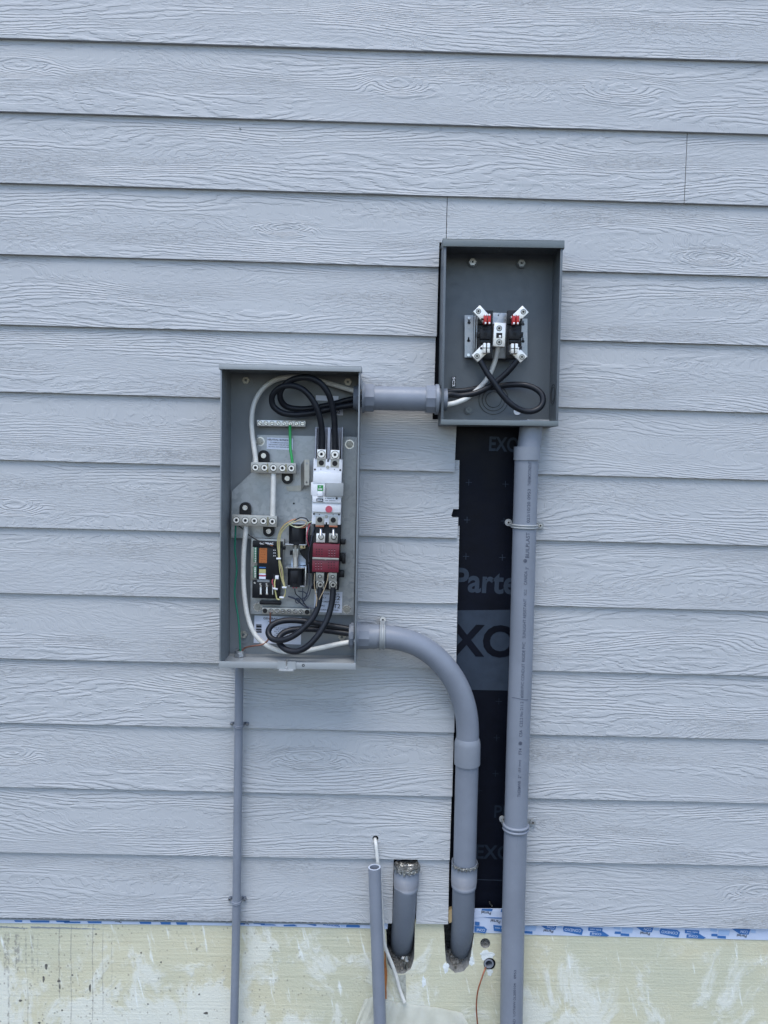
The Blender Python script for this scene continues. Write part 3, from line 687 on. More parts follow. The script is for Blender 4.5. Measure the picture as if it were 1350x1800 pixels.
# contact bars and lugs
for (cx, cy, lx, ly, rot, red) in ((487, 762, 455, 735, 45, 1), (818, 765, 850, 740, -45, 1), (474, 1102, 443, 1129, -45, 0), (806, 1108, 838, 1137, 45, 0)):
    px, py = C3(cx, cy); mb = MB(); k_ = S(px, py, .062); c_ = P(px, py, .062)
    mb.box((c_.x, c_.y + .007, c_.z), (28.5 * k_, .014, 16.2 * k_), math.radians(rot), .0008)
    lug = mb.build("contact_bar", M_ALU, mtr)
    lx, ly = C3(lx, ly); MB().disc(lx, ly, 4.7, .0625, .002, hollow=3.9).build("lug_ring", M_HOLE, lug)
    MB().disc(lx, ly, 3.6, .063, .003, hollow=1.9).build("lug_screw", M_ALUD, lug)
    MB().disc(lx, ly, 2.0, .0628, .002).build("screw_socket", M_HOLE, lug)
    jx, jy = C3(*((535, 803), (785, 805), (527, 1058), (773, 1062))[(0 if red and cx < 600 else 1 if red else 2 if cx < 600 else 3)])
    mb = MB()
    for a_ in (-3.4, 3.4):
        mb.bpx(jx + a_, jy, 5.0, 15.5 if red else 17, .078, .022, bev=.001)
    jw = mb.build("meter_jaw", M_RED2 if red else M_ALU, mtr)
    if red:
        mb = MB()
        for a_ in (-3.4, 3.4):
            for b_2 in (-7.2, 7.2): mb.bpx(jx + a_, jy + b_2, 3.0, 3.6, .0785, .006, bev=.0006)
        mb.build("jaw_tip", M_ALU, jw)
    else:
        mb = MB(); mb.bpx(jx, jy, 13, 1.1, .0788, .001, bev=0); mb.bpx(jx, jy, 1.3, 17, .0784, .001, bev=0); mb.build("jaw_gap", M_HOLE, jw)
    sxs = -1 if cx < 600 else 1
    MB().disc(jx + sxs * 9.5, jy + 0.5, 2, .0632, .002).build("bar_hole", M_HOLE, lug)
mb = MB(); px, py = C3(640, 941); mb.bpx(px, py, 20.5, 41, .058, .030, math.radians(1)); nb = mb.build("neutral_lug", M_ALU, mtr)
for y in (885, 1007):
    a = C3(638, y); MB().disc(*a, 5, .0586, .002, hollow=4.2).build("lug_ring", M_HOLE, nb); MB().disc(*a, 3.9, .0592, .002, hollow=2).build("lug_screw", M_ALUD, nb); MB().disc(*a, 2.1, .0590, .002).build("screw_socket", M_HOLE, nb)
MB().bpx(*C3(638, 948), 10.5, 9, .0586, .002, bev=0).build("neutral_window", M_HOLE, nb)
mb = MB(); mb.bpx(*C3(645, 957), 4, 4.5, .0592, .002); mb.build("window_screw", M_ALU, nb)
# latch hanger under the hood and the white hole at the bottom right
mb = MB(); mb.bpx(*C3(640, 186), 3.2, 9, .05, .003); mb.bpx(*C3(640, 176), 11, 2.5, .05, .003); mb.build("hood_catch", M_MTL, mtr)
mb = MB(); mb.disc(*C3(797, 1615), 6.4, -.0125, .002, n=16); mb.build("open_hole", mat("bright_hole", (.72, .74, .76), .6), mtr)

# =================== transfer switch cabinet
DS = .135
swb = thing("transfer_switch_cabinet", P(505, 1174, .06), "open light grey transfer switch cabinet full of wiring at left of centre", "electrical cabinet")
L2, SW_, SH_, SR = enclosure(swb, [(387.5, 643), (635.5, 649), (385.5, 1174), (622.8, 1176.5)], DS, .003, M_SW, M_SWL, .0035, (.012, .0165), hoodw=.006)
def C1(x, y): return (380 + x / 5, 630 + y / 5)
def C2(x, y): return (380 + x / 5, 880 + y / 5)
def C4(x, y): return (530 + x / 10, 740 + y / 10)
def C5(x, y): return (490 + x / 10, 900 + y / 10)
def CC(x, y): return (430 + x / 12, 930 + y / 12)
for (px, py) in (C1(260, 192), C1(1158, 206), C2(238, 1178), C2(1105, 1200)):
    mb = MB(); mb.disc(px, py + 3, 13, .0065, .003); b_ = mb.build("mounting_boss", M_SW, swb)
    mb = MB(); mb.disc(px, py, 6.8, .012, .006, n=6, hollow=2.7); mb.build("hex_nut", M_ALUD, b_, smooth=20)
# bottom flange fittings
k = L2(-.002, -SH_ / 2 + .009, -.0035)
mb = MB(); mb.box(k, (.046, .002, .020), M=SR); mb.box(k + Vector((.0, -.006, -.0105)), (.036, .014, .0018)); mb.build("latch_tab", M_SWL, swb)
mb = MB(); mb.cyl(k + Vector((0, .002, -.010)), k + Vector((0, -.002, .016)), .0022, n=12); mb.cyl(k + Vector((0, .002, -.010)), k + Vector((0, .000, -.003)), .0045, n=6); mb.build("latch_stud", M_STL, swb)
k2 = L2(.040, -SH_ / 2 + .0095, -.0028); mb = MB(); mb.cyl(k2 + Vector((0, .002, 0)), k2, .0034, hollow=.0021); mb.build("latch_grommet", M_BLK, swb)
# gland on the floor with the ground wires
px, py = C2(208, 1350)
fl = L2(0, -SH_ / 2, 0).z
gp = P(421.3, 1152, .035)
mb = MB(); mb.cyl((gp.x, gp.y, fl + .003), (gp.x, gp.y, fl + .013), .0155, n=8); mb.cyl((gp.x, gp.y, fl + .013), (gp.x, gp.y, fl + .019), .0125, hollow=.009); mb.build("conduit_locknut", M_STL, swb, smooth=25)
# galvanised sub-panel
mb = MB()
mb.ppx([(452, 764.5), (628, 768), (621.5, 1081), (440, 1079.5), (441, 947), (406.5, 945), (407.5, 863.5), (441.5, 831.5), (445, 800)], .020, .0022)
pan = mb.build("sub_panel", M_GALV, swb, smooth=0)
for (px, py) in ((457, 776), (614.4, 781), (453, 1067), (609.4, 1071)):
    mb = MB(); mb.disc(px, py, 8.2, .0208, .002, hollow=6.2); mb.build("washer_ring", M_STL, pan)
    mb = MB(); mb.disc(px, py, 6.2, .0225, .002); mb.disc(px, py, 3.2, .0265, .006, n=6, hollow=1); mb.build("panel_bolt", M_ALUD, pan, smooth=25)
mb = MB(); mb.disc(516.5, 885, 1.7, .0205, .001); mb.build("pilot_hole", M_HOLE, pan)
# labels
def lab(cx, cy, w_, h_, d, lines, nm="label", parent=swb, m_=M_LBL):
    mb = MB(); mb.bpx(cx, cy, w_, h_, d, .0004, math.radians(.8), 0); o = mb.build(nm, m_, parent, smooth=0)
    for (t, x, y, tw, th, *b_) in lines:
        mb = MB(); text_add(mb, t, x, y, tw, th, d + .0005, b_[1] if len(b_) > 1 else .8, (b_[0] if b_ else .0) * .5); mb.build("label_lettering", M_INK if th > 2 else M_INKG, o, smooth=0)
    return o
lab(492, 780, 46, 20, .0206, [("NEUTRAL BONDING", 491.5, 773.3, 42, 3.2, .03), ("TO REMOVE BONDING", 491, 778.2, 32, 2.0, .02), ("DISCONNECT WIRE BETWEEN", 491, 782, 37, 2.0, .02), ("NEUTRAL AND GROUND BARS", 491, 785.7, 38, 2.0, .02)], parent=pan)
lab(577, 1058, 49, 37, .0206, [("GENERATOR SERVICE", 575, 1044, 43, 2.6, .02), ("SUPPLY", 566, 1050.5, 15, 2.8, .02), ("E2", 592, 1051, 12, 7.5, .02), ("CUSTOMER CONNS", 576, 1057.8, 41, 2.4, .02), ("LOAD", 566, 1064.5, 11, 2.8, .02), ("T2", 592, 1065.5, 12, 7.5, .02), ("CONNECTIONS", 578, 1072.3, 34, 2.4, .02)], parent=pan)
bl = lab(488, 1107.5, 83, 49, 0.0056, [("GENERAC", 475.5, 1087.4, 25, 3.6, .035), ("AUTOMATIC", 503, 1087.5, 16, 1.4), ("120/240", 512, 1101.5, 11, 1.4)] + [("-- - ---- -", 494 + (k % 2) * 3, 1104 + k * 3.2, 24, .9) for k in range(6)] + [("---------------", 486, 1093, 30, .8, .02)])
mb = MB()
for (y, h_) in ((1098, 1), (1100, 1.6), (1102, 2.6), (1105.4, .8), (1107, 2), (1109.5, 1), (1111.3, 1.8)): mb.bpx(455, y, 9.5, h_, .0062, .0004, .01, 0)
mb.build("barcode", M_INK, bl, smooth=0)
lab(596, 724, 14, 12, 0.0056, [("N2", 593, 724, 9, 5.5, .02)])
lab(575, 700, 40, 9, 0.0056, [])
# ground bars
def screwbar(x0, x1, yl, yr, h_, d, n, mt_, ends=None, dep=.009, r=4.0):
    mb = MB(); cx, cy = (x0 + x1) / 2, (yl + yr) / 2; c = P(cx, cy, d); k = S(cx, cy, d)
    a = math.atan2(P(x1, yr, d).z - P(x0, yl, d).z, P(x1, yr, d).x - P(x0, yl, d).x)
    mb.box((c.x, c.y + dep / 2, c.z), ((x1 - x0) * k, dep, h_ * k), -a, .0006); bar = mb.build("ground_bar", mt_, swb)
    mb = MB(); mb.box((c.x, c.y + dep + .004, c.z), ((x1 - x0) * k * .9, .008, h_ * k * .6), -a); mb.build("bar_standoff", M_BLK, bar)
    for q_ in range(n):
        t = (q_ + .5) / n; px, py = x0 + (x1 - x0) * t, yl + (yr - yl) * t
        if ends and q_ in (0, n - 1): MB().disc(px, py, r, d + .0005, .001).build("bar_hole", M_HOLE, bar); continue
        MB().disc(px, py, r, d + .0004, .001, hollow=r - .8).build("screw_recess", M_HOLE, bar)
        mb = MB(); mb.disc(px, py, r - .9, d + .0012, .002); sc_ = mb.build("bar_screw", M_STL, bar)
        a_ = random.uniform(0, 180)
    mb = MB()
    for q_ in range(n):
        if ends and q_ in (0, n - 1): continue
        t = (q_ + .5) / n; px, py = x0 + (x1 - x0) * t, yl + (yr - yl) * t
        mb.bpx(px, py, 5.2, 1.0, d + .0016, .0006, random.choice((0, .5, -.6, 1.0, 1.5, .2)), 0)
    mb.build("screw_slots", M_HOLE, bar, smooth=0)
    return bar
screwbar(451.5, 536.8, 743.6, 744.8, 10.5, .028, 8, M_ALU, r=4.2)
screwbar(460.5, 545, 1073.5, 1076, 11.5, .040, 8, M_ALUD, ends=True, r=4.2)
# neutral lug bars with black feet
def lugbar(x0, x1, yl, yr, h_, feet):
    d = .066; mb = MB(); cx, cy = (x0 + x1) / 2, (yl + yr) / 2; c = P(cx, cy, d); k = S(cx, cy, d)
    a = math.atan2(P(x1, yr, d).z - P(x0, yl, d).z, P(x1, yr, d).x - P(x0, yl, d).x)
    mb.box((c.x, c.y + .009, c.z), ((x1 - x0) * k, .018, h_ * k), -a, .0008); bar = mb.build("neutral_bar", M_ALUD, swb)
    for q_ in range(5):
        t = (q_ + .5) / 5; px, py = x0 + (x1 - x0) * t, yl + (yr - yl) * t
        MB().disc(px, py, 6.2, d + .0004, .001, hollow=5.4).build("lug_ring", M_HOLE, bar)
        MB().disc(px, py, 5.3, d + .0014, .003, hollow=2.7).build("lug_screw", M_ALU, bar)
        MB().disc(px, py, 2.8, d + .0010, .001).build("screw_socket", M_HOLE, bar)
    for (fx, fy_, up_) in feet:
        mb = MB(); s_ = -1 if up_ else 1
        pts = arc(fx, fy_, 9.8, 9.8, 0 if up_ else 180, 180 if up_ else 360, 14) + ([(fx - 9.8, fy_ + 14), (fx + 9.8, fy_ + 14)] if up_ else [(fx + 9.8, fy_ - 14), (fx - 9.8, fy_ - 14)])
        mb.ppx(pts, .034, .013); mb.build("insulating_foot", M_BLK, bar)
        MB().disc(fx, fy_, 4.4, .038, .004).build("foot_screw", M_STL, bar)
    mb = MB()
    for t in ((.37, .78) if up_ and x0 > 430 else (.80,)):
        px, py = x0 + (x1 - x0) * t, yl + (yr - yl) * t; mb.bpx(px, py, 2.2, h_ * .78, d + .001, .001, 0, 0)
    mb.build("bar_stake", mat("olive_brass", (.20, .18, .10), .5, .5), bar, smooth=0)
    return bar
lugbar(441, 520, 821.6, 823.4, 18.6, [(504.8, 841, False), (463.2, 801, True)])
lugbar(407.5, 486.5, 914, 917, 19.5, [(472, 934, False), (430.6, 892.5, True)])
# folded bracket beside the breaker
mb = MB(); mb.ppx([(535, 808), (544, 808), (543.4, 853), (535, 853)], .060, .002, [circ_ for circ_ in ([(539.5 + 1.6 * math.cos(t), 814.5 + 1.9 * math.sin(t)) for t in [6.283 * k / 10 for k in range(10)]], [(539 + 1.6 * math.cos(t), 848 + 1.9 * math.sin(t)) for t in [6.283 * k / 10 for k in range(10)]])])
p_ = P(535.2, 830, .060); p2 = P(529.5, 834, .022)
mb.bm.faces.new([mb.bm.verts.new(v) for v in (P(535, 808, .060), P(535, 853, .060), P(529, 863, .0225), P(529, 817, .0225))])
mb.ppx([(503, 855), (529, 853), (529, 863.5), (505, 862.5)], .0235, .0018)
mb.build("folded_bracket", M_ALUD, pan)
# circuit breaker
DBK = .088
mb = MB()
mb.bpx(576.4, 818.5, 51, 24, DBK - .012, .045, .012); mb.bpx(575.4, 840.5, 50, 20, DBK, .060, .012); mb.bpx(575.2, 861, 53, 25.5, DBK - .001, .058, .012)
mb.bpx(574.4, 878, 50.5, 10.5, DBK - .001, .058, .012); mb.bpx(574, 892, 50.8, 16.8, DBK - .003, .055, .012); mb.bpx(573.6, 911, 50.8, 21.5, DBK - .012, .045, .012)
brk = mb.build("circuit_breaker", M_WPL, swb)
mb = MB()
mb.bpx(555, 779, 1.6, 56, .085, .050); mb.bpx(578, 779, 5, 55, .080, .045); mb.bpx(601.2, 779, 1.6, 56, .085, .050); mb.bpx(577, 779, 46, 55, .046, .003)
for a_ in (558.5, 573, 583, 597.5): mb.bpx(a_, 779, 1.1, 54, .070, .03)
mb.build("phase_barrier", M_CLR, brk)
for (a_, b_) in ((565, 798.4), (588.8, 799.4)):
    mb = MB(); mb.bpx(a_, b_, 15.8, 16.5, .080, .018, .012); lg = mb.build("terminal_lug", M_ALU, brk)
    MB().disc(a_, b_, 7, .0805, .001, hollow=6.2).build("lug_ring", M_HOLE, lg); MB().disc(a_, b_, 6.0, .0818, .003, hollow=2.6).build("lug_screw", M_ALU, lg); MB().disc(a_, b_, 2.8, .0812, .001).build("screw_socket", M_HOLE, lg)
    mb = MB(); mb.bpx(a_ - .3, b_ + 15.6, 14.8, 13, .0768, .004, .012, 0); lg = mb.build("terminal_recess", M_ALUD, brk); MB().disc(a_ - .2, b_ + 15.2, 4.7, .0774, .001).build("recess_hole", M_HOLE, lg)
for (a_, b_) in ((562.2, 916.5), (585.8, 917)):
    mb = MB(); mb.bpx(a_, b_, 14.8, 18.5, .0790, .010, .012, 0.0006); lg = mb.build("terminal_recess", M_ALUD, brk); MB().disc(a_ - .1, b_ - 2.8, 4.7, .0796, .001).build("recess_hole", M_HOLE, lg)
    mb = MB(); mb.bpx(a_, b_ + 8.2, 14.6, 2.6, .0798, .002, .012, 0); mb.build("copper_tab", M_COP, lg)
for (a_, b_, r_) in ((553.6, 825.3, 1.7), (598, 826.3, 1.7), (564, 824.6, .8), (588, 825.2, .8), (552, 903.4, 1.7), (595.8, 904.6, 1.7), (561.5, 904.3, .8), (585.5, 904.9, .8)):
    MB().disc(a_, b_, r_, DBK - .0112, .001, n=12).build("case_hole", M_HOLE, brk)
for (a_, b_) in ((576, 821.3), (573.7, 908.2)):
    MB().disc(a_, b_, 2.9, DBK - .0104, .002, n=16).build("case_screw", M_ALUD, brk)
MB().bpx(588.5, 860.8, 30.5, 23.5, DBK + .005, .006, .012).build("handle_guard", M_GPL, brk)
MB().bpx(571.5, 860.5, 1.6, 23, DBK + .004, .004, .012).build("handle_rail", M_GPL, brk)
mb = MB(); mb.bpx(563, 857.8, 10, 10, DBK + .0010, .003, .012, 0); tg = mb.build("toggle_window", M_GRN, brk)
mb = MB(); text_add(mb, "O", 562.6, 855.6, 2.6, 2.6, DBK + .0016, 0, .03); text_add(mb, "OFF", 562.8, 860, 7, 3, DBK + .0016, 1, .04); mb.build("toggle_lettering", M_WPL, tg, smooth=0)
mb = MB(); mb.bpx(562.6, 868.2, 9.5, 9, DBK + .008, .010, .012, .0016); mb.build("toggle_lever", M_WPL, brk)
mb = MB(); mb.bpx(562, 879, 11.8, 5.4, DBK + .0004, .001, .02, 0); rt = mb.build("rating_plate", M_INK, brk, smooth=0)
mb = MB(); text_add(mb, "200A", 562, 879.1, 10, 3.6, DBK + .001, 1, .03); mb.build("rating_lettering", M_WPL, rt, smooth=0)
mb = MB(); text_add(mb, "- ---- -", 579, 876, 15, .9, DBK + .0006, 1, .02); text_add(mb, "--- ------", 580.5, 880, 18, .8, DBK + .0006, 1, .02); mb.build("case_lettering", M_INKG, brk, smooth=0)
MB().disc(591.8, 876, 2, DBK + .0006, .001, n=16).build("case_dot", M_INK, brk)
MB().disc(578, 895.2, 6, DBK + .001, .005, n=28).build("trip_button", M_PINK, brk)
mb = MB(); mb.bpx(574.3, 883.6, 50.5, .9, DBK - .0004, .001, .012, 0); mb.bpx(574, 900.4, 50.5, .9, DBK - .0018, .001, .012, 0); mb.build("case_groove", M_GPL, brk, smooth=0)
mb = MB(); mb.bpx(576.5, 809.5, 2.5, 5, DBK - .0114, .002, 0, 0); mb.bpx(573.6, 920, 2.5, 4, DBK - .0114, .002, 0, 0); mb.build("case_notch", M_HOLE, brk, smooth=0)
MB().bpx(548.2, 859, 3.5, 23, DBK - .01, .03).build("side_rail", M_WPL, brk)
# transfer contactor
mb = MB(); mb.bpx(573.4, 979, 47.5, 116, .062, .040, .012); mb.bpx(544, 975, 13, 66, .052, .03); mb.bpx(603, 953, 8.5, 8.5, .055, .02); mb.bpx(602, 980, 9.5, 14, .055, .02); mb.bpx(604, 984, 6, 14, .060, .02); mb.bpx(600.6, 1009.5, 8.5, 11, .055, .02)
ctc = mb.build("transfer_contactor", M_BLK, swb)
mb = MB(); mb.bpx(573, 968.3, 46.5, 23.6, .084, .03, .012); mb.bpx(572, 994.5, 46.5, 22.6, .084, .03, .012); rb_ = mb.build("contactor_cover", M_RED, ctc)
mb = MB()
for (qx, qy, hl) in ((561, 970, 0), (583.4, 971, 1), (560, 994, 1), (582.5, 993.5, 0)):
    for i in range(3):
        for j in range(3): mb.bpx(qx + (i - 1) * 4.8, qy + (j - 1) * 4.6, 2.2, 2.0, .0845, .001, 0, 0)
mb.build("cover_vents", mat("dark_crimson", (.035, .006, .010), .6), rb_, smooth=0)
mb = MB()
for (qx, qy, hl) in ((561, 970, 0), (583.4, 971, 1), (560, 994, 1), (582.5, 993.5, 0)):
    for i in range(3):
        for j in range(3):
            if hl: mb.bpx(qx + (i - 1) * 4.8, qy + (j - 1) * 4.6 + 1.5, 2.2, .7, .0848, .001, 0, 0)
mb.build("vent_edges", mat("pale_crimson", (.45, .20, .24), .5), rb_, smooth=0)
mb = MB(); mb.bpx(572.4, 982.2, 46.5, 3.4, .0870, .006, .012, .0006); mb.disc(572.3, 983, 1.8, .0890, .003, n=10); mb.build("cover_clip", M_ALUD, ctc)
for (a_, b_) in ((563.5, 945.6), (585.8, 945.8)):
    mb = MB(); mb.bpx(a_, b_, 15.3, 15.8, .078, .014, .012); lg = mb.build("terminal_lug", M_ALU if a_ < 570 else M_ALUD, ctc)
    MB().disc(a_ + 1, b_ - 2, 5.2, .0786, .001, hollow=4).build("lug_ring", M_HOLE, lg)
    mb = MB(); c_ = P(a_ + .5, b_ - 3, .080); mb.cyl(c_, P(a_ + .5, b_ - 16, .070), .0042, n=12); mb.disc(a_ + .8, b_ - 2.2, 3.6, .083, .006, n=6); mb.build("terminal_bolt", M_STL, lg, smooth=25)
for (a_, b_) in ((562.3, 1014), (584.6, 1014.4)):
    mb = MB(); mb.bpx(a_, b_, 14.6, 15.6, .070, .012, .012); mb.bpx(a_ + .6, b_ + 14.6, 13.8, 13.4, .074, .018, .012); lg = mb.build("terminal_lug", M_ALUD, ctc)
    MB().disc(a_, b_ - .6, 3.2, .0705, .001, hollow=2.2).build("lug_ring", M_HOLE, lg); MB().disc(a_, b_ - .6, 2, .0712, .002, n=12).build("lug_rivet", M_STL, lg)
    MB().disc(a_ + .8, b_ + 13.8, 6, .0745, .001, hollow=5).build("lug_ring", M_HOLE, lg); MB().disc(a_ + .8, b_ + 13.8, 4.4, .0755, .002, hollow=2.4).build("lug_screw", M_ALUD, lg); MB().disc(a_ + .8, b_ + 13.8, 2.5, .0752, .001).build("screw_socket", M_HOLE, lg)
# solenoids and linkage
for (x0, x1, y0, y1) in ((508, 537, 923, 957), (506, 534, 999, 1030)):
    mb = MB(); c0, c1 = P((x0 + x1) / 2, y0, .052), P((x0 + x1) / 2 - .4, y1, .052); k = S(520, 950, .05)
    mb.cyl(c0, c1, (x1 - x0) / 2 * k, n=28); mb.bpx((x0 + x1) / 2 - 3, (y0 + y1) / 2 + 0, 13, (y1 - y0) * .7, .0745, .01, 0, .001); sol = mb.build("solenoid_coil", M_BLK, swb)
    if y0 < 950:
        mb = MB(); mb.bpx(519.5, 957.6, 37, 1.6, .072, .045, .012); mb.bpx(539, 940, 1.8, 36, .072, .04, .01); mb.bpx(521, 921, 31, 1.4, .068, .04); mb.build("solenoid_frame", M_STL, sol)
    else:
        mb = MB()
        mb.box(P(520, 996, .052), (33 * k, .048, .0016)); mb.bpx(537, 1014, 1.8, 37, .072, .04, .01); mb.bpx(521, 1030.5, 30, 1.4, .068, .04); mb.build("solenoid_frame", M_STL, sol)
mb = MB(); mb.tube([P(519.6, 958, .056), P(519.4, 979, .056)], .0052, smooth=False); mb.tube([P(519.4, 979, .056), P(519.6, 996, .058)], .0070, smooth=False)
mb.bpx(519.5, 972, 9.5, 15, .060, .006); mb.build("plunger_link", M_ALUD, swb)
mb = MB(); mb.bpx(512, 972, 5, 7.5, .04, .01); mb.ppx([(526, 968), (546, 960), (550, 985), (538, 985), (530, 976)], .048, .01); mb.build("linkage_arm", M_BLK, swb)
mb = MB(); mb.ppx([(512, 986), (514, 980), (527, 975), (538, 981), (539, 993), (512, 994)], .034, .004); mb.build("linkage_plate", mat("blue_zinc", (.42, .50, .62), .28, .7), swb)
mb = MB(); mb.bpx(532, 961.5, 8.5, 5.2, .066, .01); br_ = mb.build("brass_switch", mat("pale_brass", (.62, .50, .26), .45, .3), swb); MB().disc(533.3, 961.3, 1.5, .0665, .001, n=12).build("switch_hole", M_HOLE, br_)
# controller module
mb = MB(); mb.bpx(469.5, 984, 57, 74, .040, .018, .012); ctl = mb.build("controller_module", M_ALUD, swb)
mb = MB(); mb.bpx(470, 957, 52, 11, .057, .016, .012); mb.bpx(474, 988, 44, 62, .055, .014, .012); mb.bpx(467, 1036.5, 47, 31, .050, .02, .012); mb.bpx(475, 1060, 38, 6.5, .046, .012, 0, .002); mb.bpx(486, 1030, 12, 40, .056, .02, .012); mb.bpx(499, 963.5, 5, 6, .05, .01); mb.build("module_cover", M_BLK, ctl)
mb = MB(); text_add(mb, "GENERAC", 468.5, 955.4, 24, 3.6, .0578, 1, .035); mb.build("module_lettering", M_WPL, ctl, smooth=0)
mb = MB(); mb.bpx(475, 958.9, 9.5, 1, .0578, .0004, .01, 0); mb.build("orange_line", M_ORG, ctl, smooth=0)
mb = MB(); mb.bpx(448.7, 975, 5.5, 27, .056, .016, .01); mb.bpx(448.3, 1006, 5.5, 20, .056, .016, .01); tb = mb.build("terminal_strip", mat("teal_green_plastic", (.02, .14, .08), .45), ctl)
mb = MB()
for k in range(9): mb.bpx(449, 963.8 + k * 3.0, 2.4, 1.7, .0568, .001, 0, 0)
for k in range(6): mb.bpx(448.5, 998.5 + k * 3.1, 2.8, 2.2, .0568, .001, 0, 0)
mb.build("terminal_screws", M_ALU, tb, smooth=0)
mb = MB(); mb.bpx(462.5, 976.5, 13.4, 26.5, .0558, .0006, .01, 0); og = mb.build("warning_sticker", M_ORG, ctl, smooth=0)
mb = MB()
for k in range(6): text_add(mb, ("- ---", "-- - -", "- - --", "--- -", "-- --", "- --")[k], 462.5, 966 + k * 4.4, 8, .9, .0564, 1, .0)
mb.build("sticker_lettering", mat("brown_ink", (.15, .045, .015), .6), og, smooth=0)
for (y, h_, m_) in ((997.6, 2, M_BLU), (1004, 7, M_YEL), (1009.2, 2.6, M_LBL), (1012, 2.2, M_PINK), (1015.5, 4, M_LBL)):
    MB().bpx(461.3, y, 11.5, h_, .0558, .0006, .01, 0).build("small_sticker", m_, ctl, smooth=0)
mb = MB()
for k in range(4): text_add(mb, "= =", 482.5, 962 + k * 5, 4, 1.8, .0558, 1, .03)
mb.build("module_lettering", M_WPL, ctl, smooth=0)
for a_ in (458.3, 469.2, 480):
    mb = MB(); mb.tube([P(a_, 1031, .053), P(a_, 1044, .053)], .0022, smooth=False); fu = mb.build("glass_fuse", M_CAULK, ctl)
    mb = MB(); mb.bpx(a_, 1030.5, 4, 2.5, .056, .004); mb.bpx(a_, 1044.5, 4, 2.5, .056, .004); mb.build("fuse_clip", M_ALUD, fu)
for (a_, b_) in ((447.7, 1024.5), (457.5, 1026.5), (468.7, 1026.5)): MB().disc(a_, b_, 1.8, .0515, .002, n=12).build("module_screw", M_STL, ctl)
mb = MB(); mb.bpx(463, 1021, 22, 5, .052, .004); mb.build("module_plate", M_GPL, ctl)

# ------------------------------------------------------------------ conduits
def ring_px(px, py, d): return P(px, py, d)
def strap(kind, lbl, pts, group):
    o = thing("pipe_strap", P(*pts), lbl, "pipe strap", group); return o
# nipple between the boxes
nip = thing("conduit_nipple", P(702, 722, .055), "short horizontal grey conduit joining the cabinet to the meter box", "conduit")
DN = .055; k = S(700, 700, DN)
A, B = P(630, 699.2, DN), P(778, 702.3, DN); ax = (B - A).normalized()
def on(px): return A + ax * ((px - 630) / 148 * (B - A).length)
MB().cyl(on(656), on(750), 21 * k, n=40, hollow=18 * k).build("pipe", M_PVC, nip)
for (a_, b_, c_, e_) in ((640.5, 657.5, 636.5, 641), (748, 765.5, 765, 770.5)):
    mb = MB(); mb.cyl(on(a_), on(b_), 24.2 * k, n=10, hollow=18 * k); ad = mb.build("adapter", M_FIT, nip, smooth=20)
    mb = MB(); mb.cyl(on(c_), on(e_), 26.5 * k, n=40, hollow=18 * k); mb.build("adapter_collar", M_FIT, ad)
    mb = MB(); mb.cyl(on(a_ + 1.5), on(b_ - 1.5), 24.9 * k, n=10, hollow=20 * k); mb.build("adapter_ribs", M_PVC, ad, smooth=20)
mb = MB(); mb.cyl(on(621.5), on(632.5), 20.5 * k, n=36, hollow=17 * k); mb.cyl(on(627), on(631.5), 25 * k, n=12, hollow=17 * k); mb.build("locknut", M_PVCD, nip, smooth=25)
mb = MB(); mb.cyl(on(770), on(785.5), 19.5 * k, n=36, hollow=17.2 * k); mb.build("threaded_end", M_PVCD, nip)
# elbow run
elb = thing("elbow_conduit", P(812, 1670, 0), "thick grey conduit curving from the cabinet's lower right side down into the foundation", "conduit")
k = S(700, 1120, .055)
path = [(646, 1118.5, .055), (672, 1119, .055), (694, 1121.5, .055), (716, 1126.5, .054), (737, 1135, .052), (757, 1147.5, .049), (775, 1164, .046), (791, 1184, .042), (804, 1206, .038), (814, 1231, .034), (820, 1258, .031), (822, 1285, .028), (821.6, 1310, .026)]
MB().tpx(path, 20.4, n=36, sub=8).build("elbow_pipe", M_PVC, elb)
def cup(a, b, r, hol, name, m_, par, flare=True, foot=.25):
    """socket: straight wall with a short cone at its lower end"""
    a, b = Vector(a), Vector(b); mb = MB(); mid = b + (a - b) * foot
    mb.cyl(a, mid, r, n=40, hollow=None, cap=False); n = 40
    mb.cyl(mid, b, r, r * .955, n=40, cap=True)
    mb.cyl(a, a + (mid - a) * .6, r * .93, n=40, cap=False)
    ax_ = (mid - a).normalized(); q_ = ax_.to_track_quat('Z', 'Y').to_matrix()
    o_ = [mb.bm.verts.new(a + q_ @ Vector((math.cos(t) * r, math.sin(t) * r, 0))) for t in [2 * math.pi * i / n for i in range(n)]]
    i_ = [mb.bm.verts.new(a + q_ @ Vector((math.cos(t) * r * .93, math.sin(t) * r * .93, 0))) for t in [2 * math.pi * i / n for i in range(n)]]
    for i in range(n): mb.bm.faces.new((o_[i], o_[(i + 1) % n], i_[(i + 1) % n], i_[i]))
    bmesh.ops.remove_doubles(mb.bm, verts=mb.bm.verts, dist=1e-5)
    return mb.build(name, m_, par, smooth=28)
kk = S(820, 1320, .03)
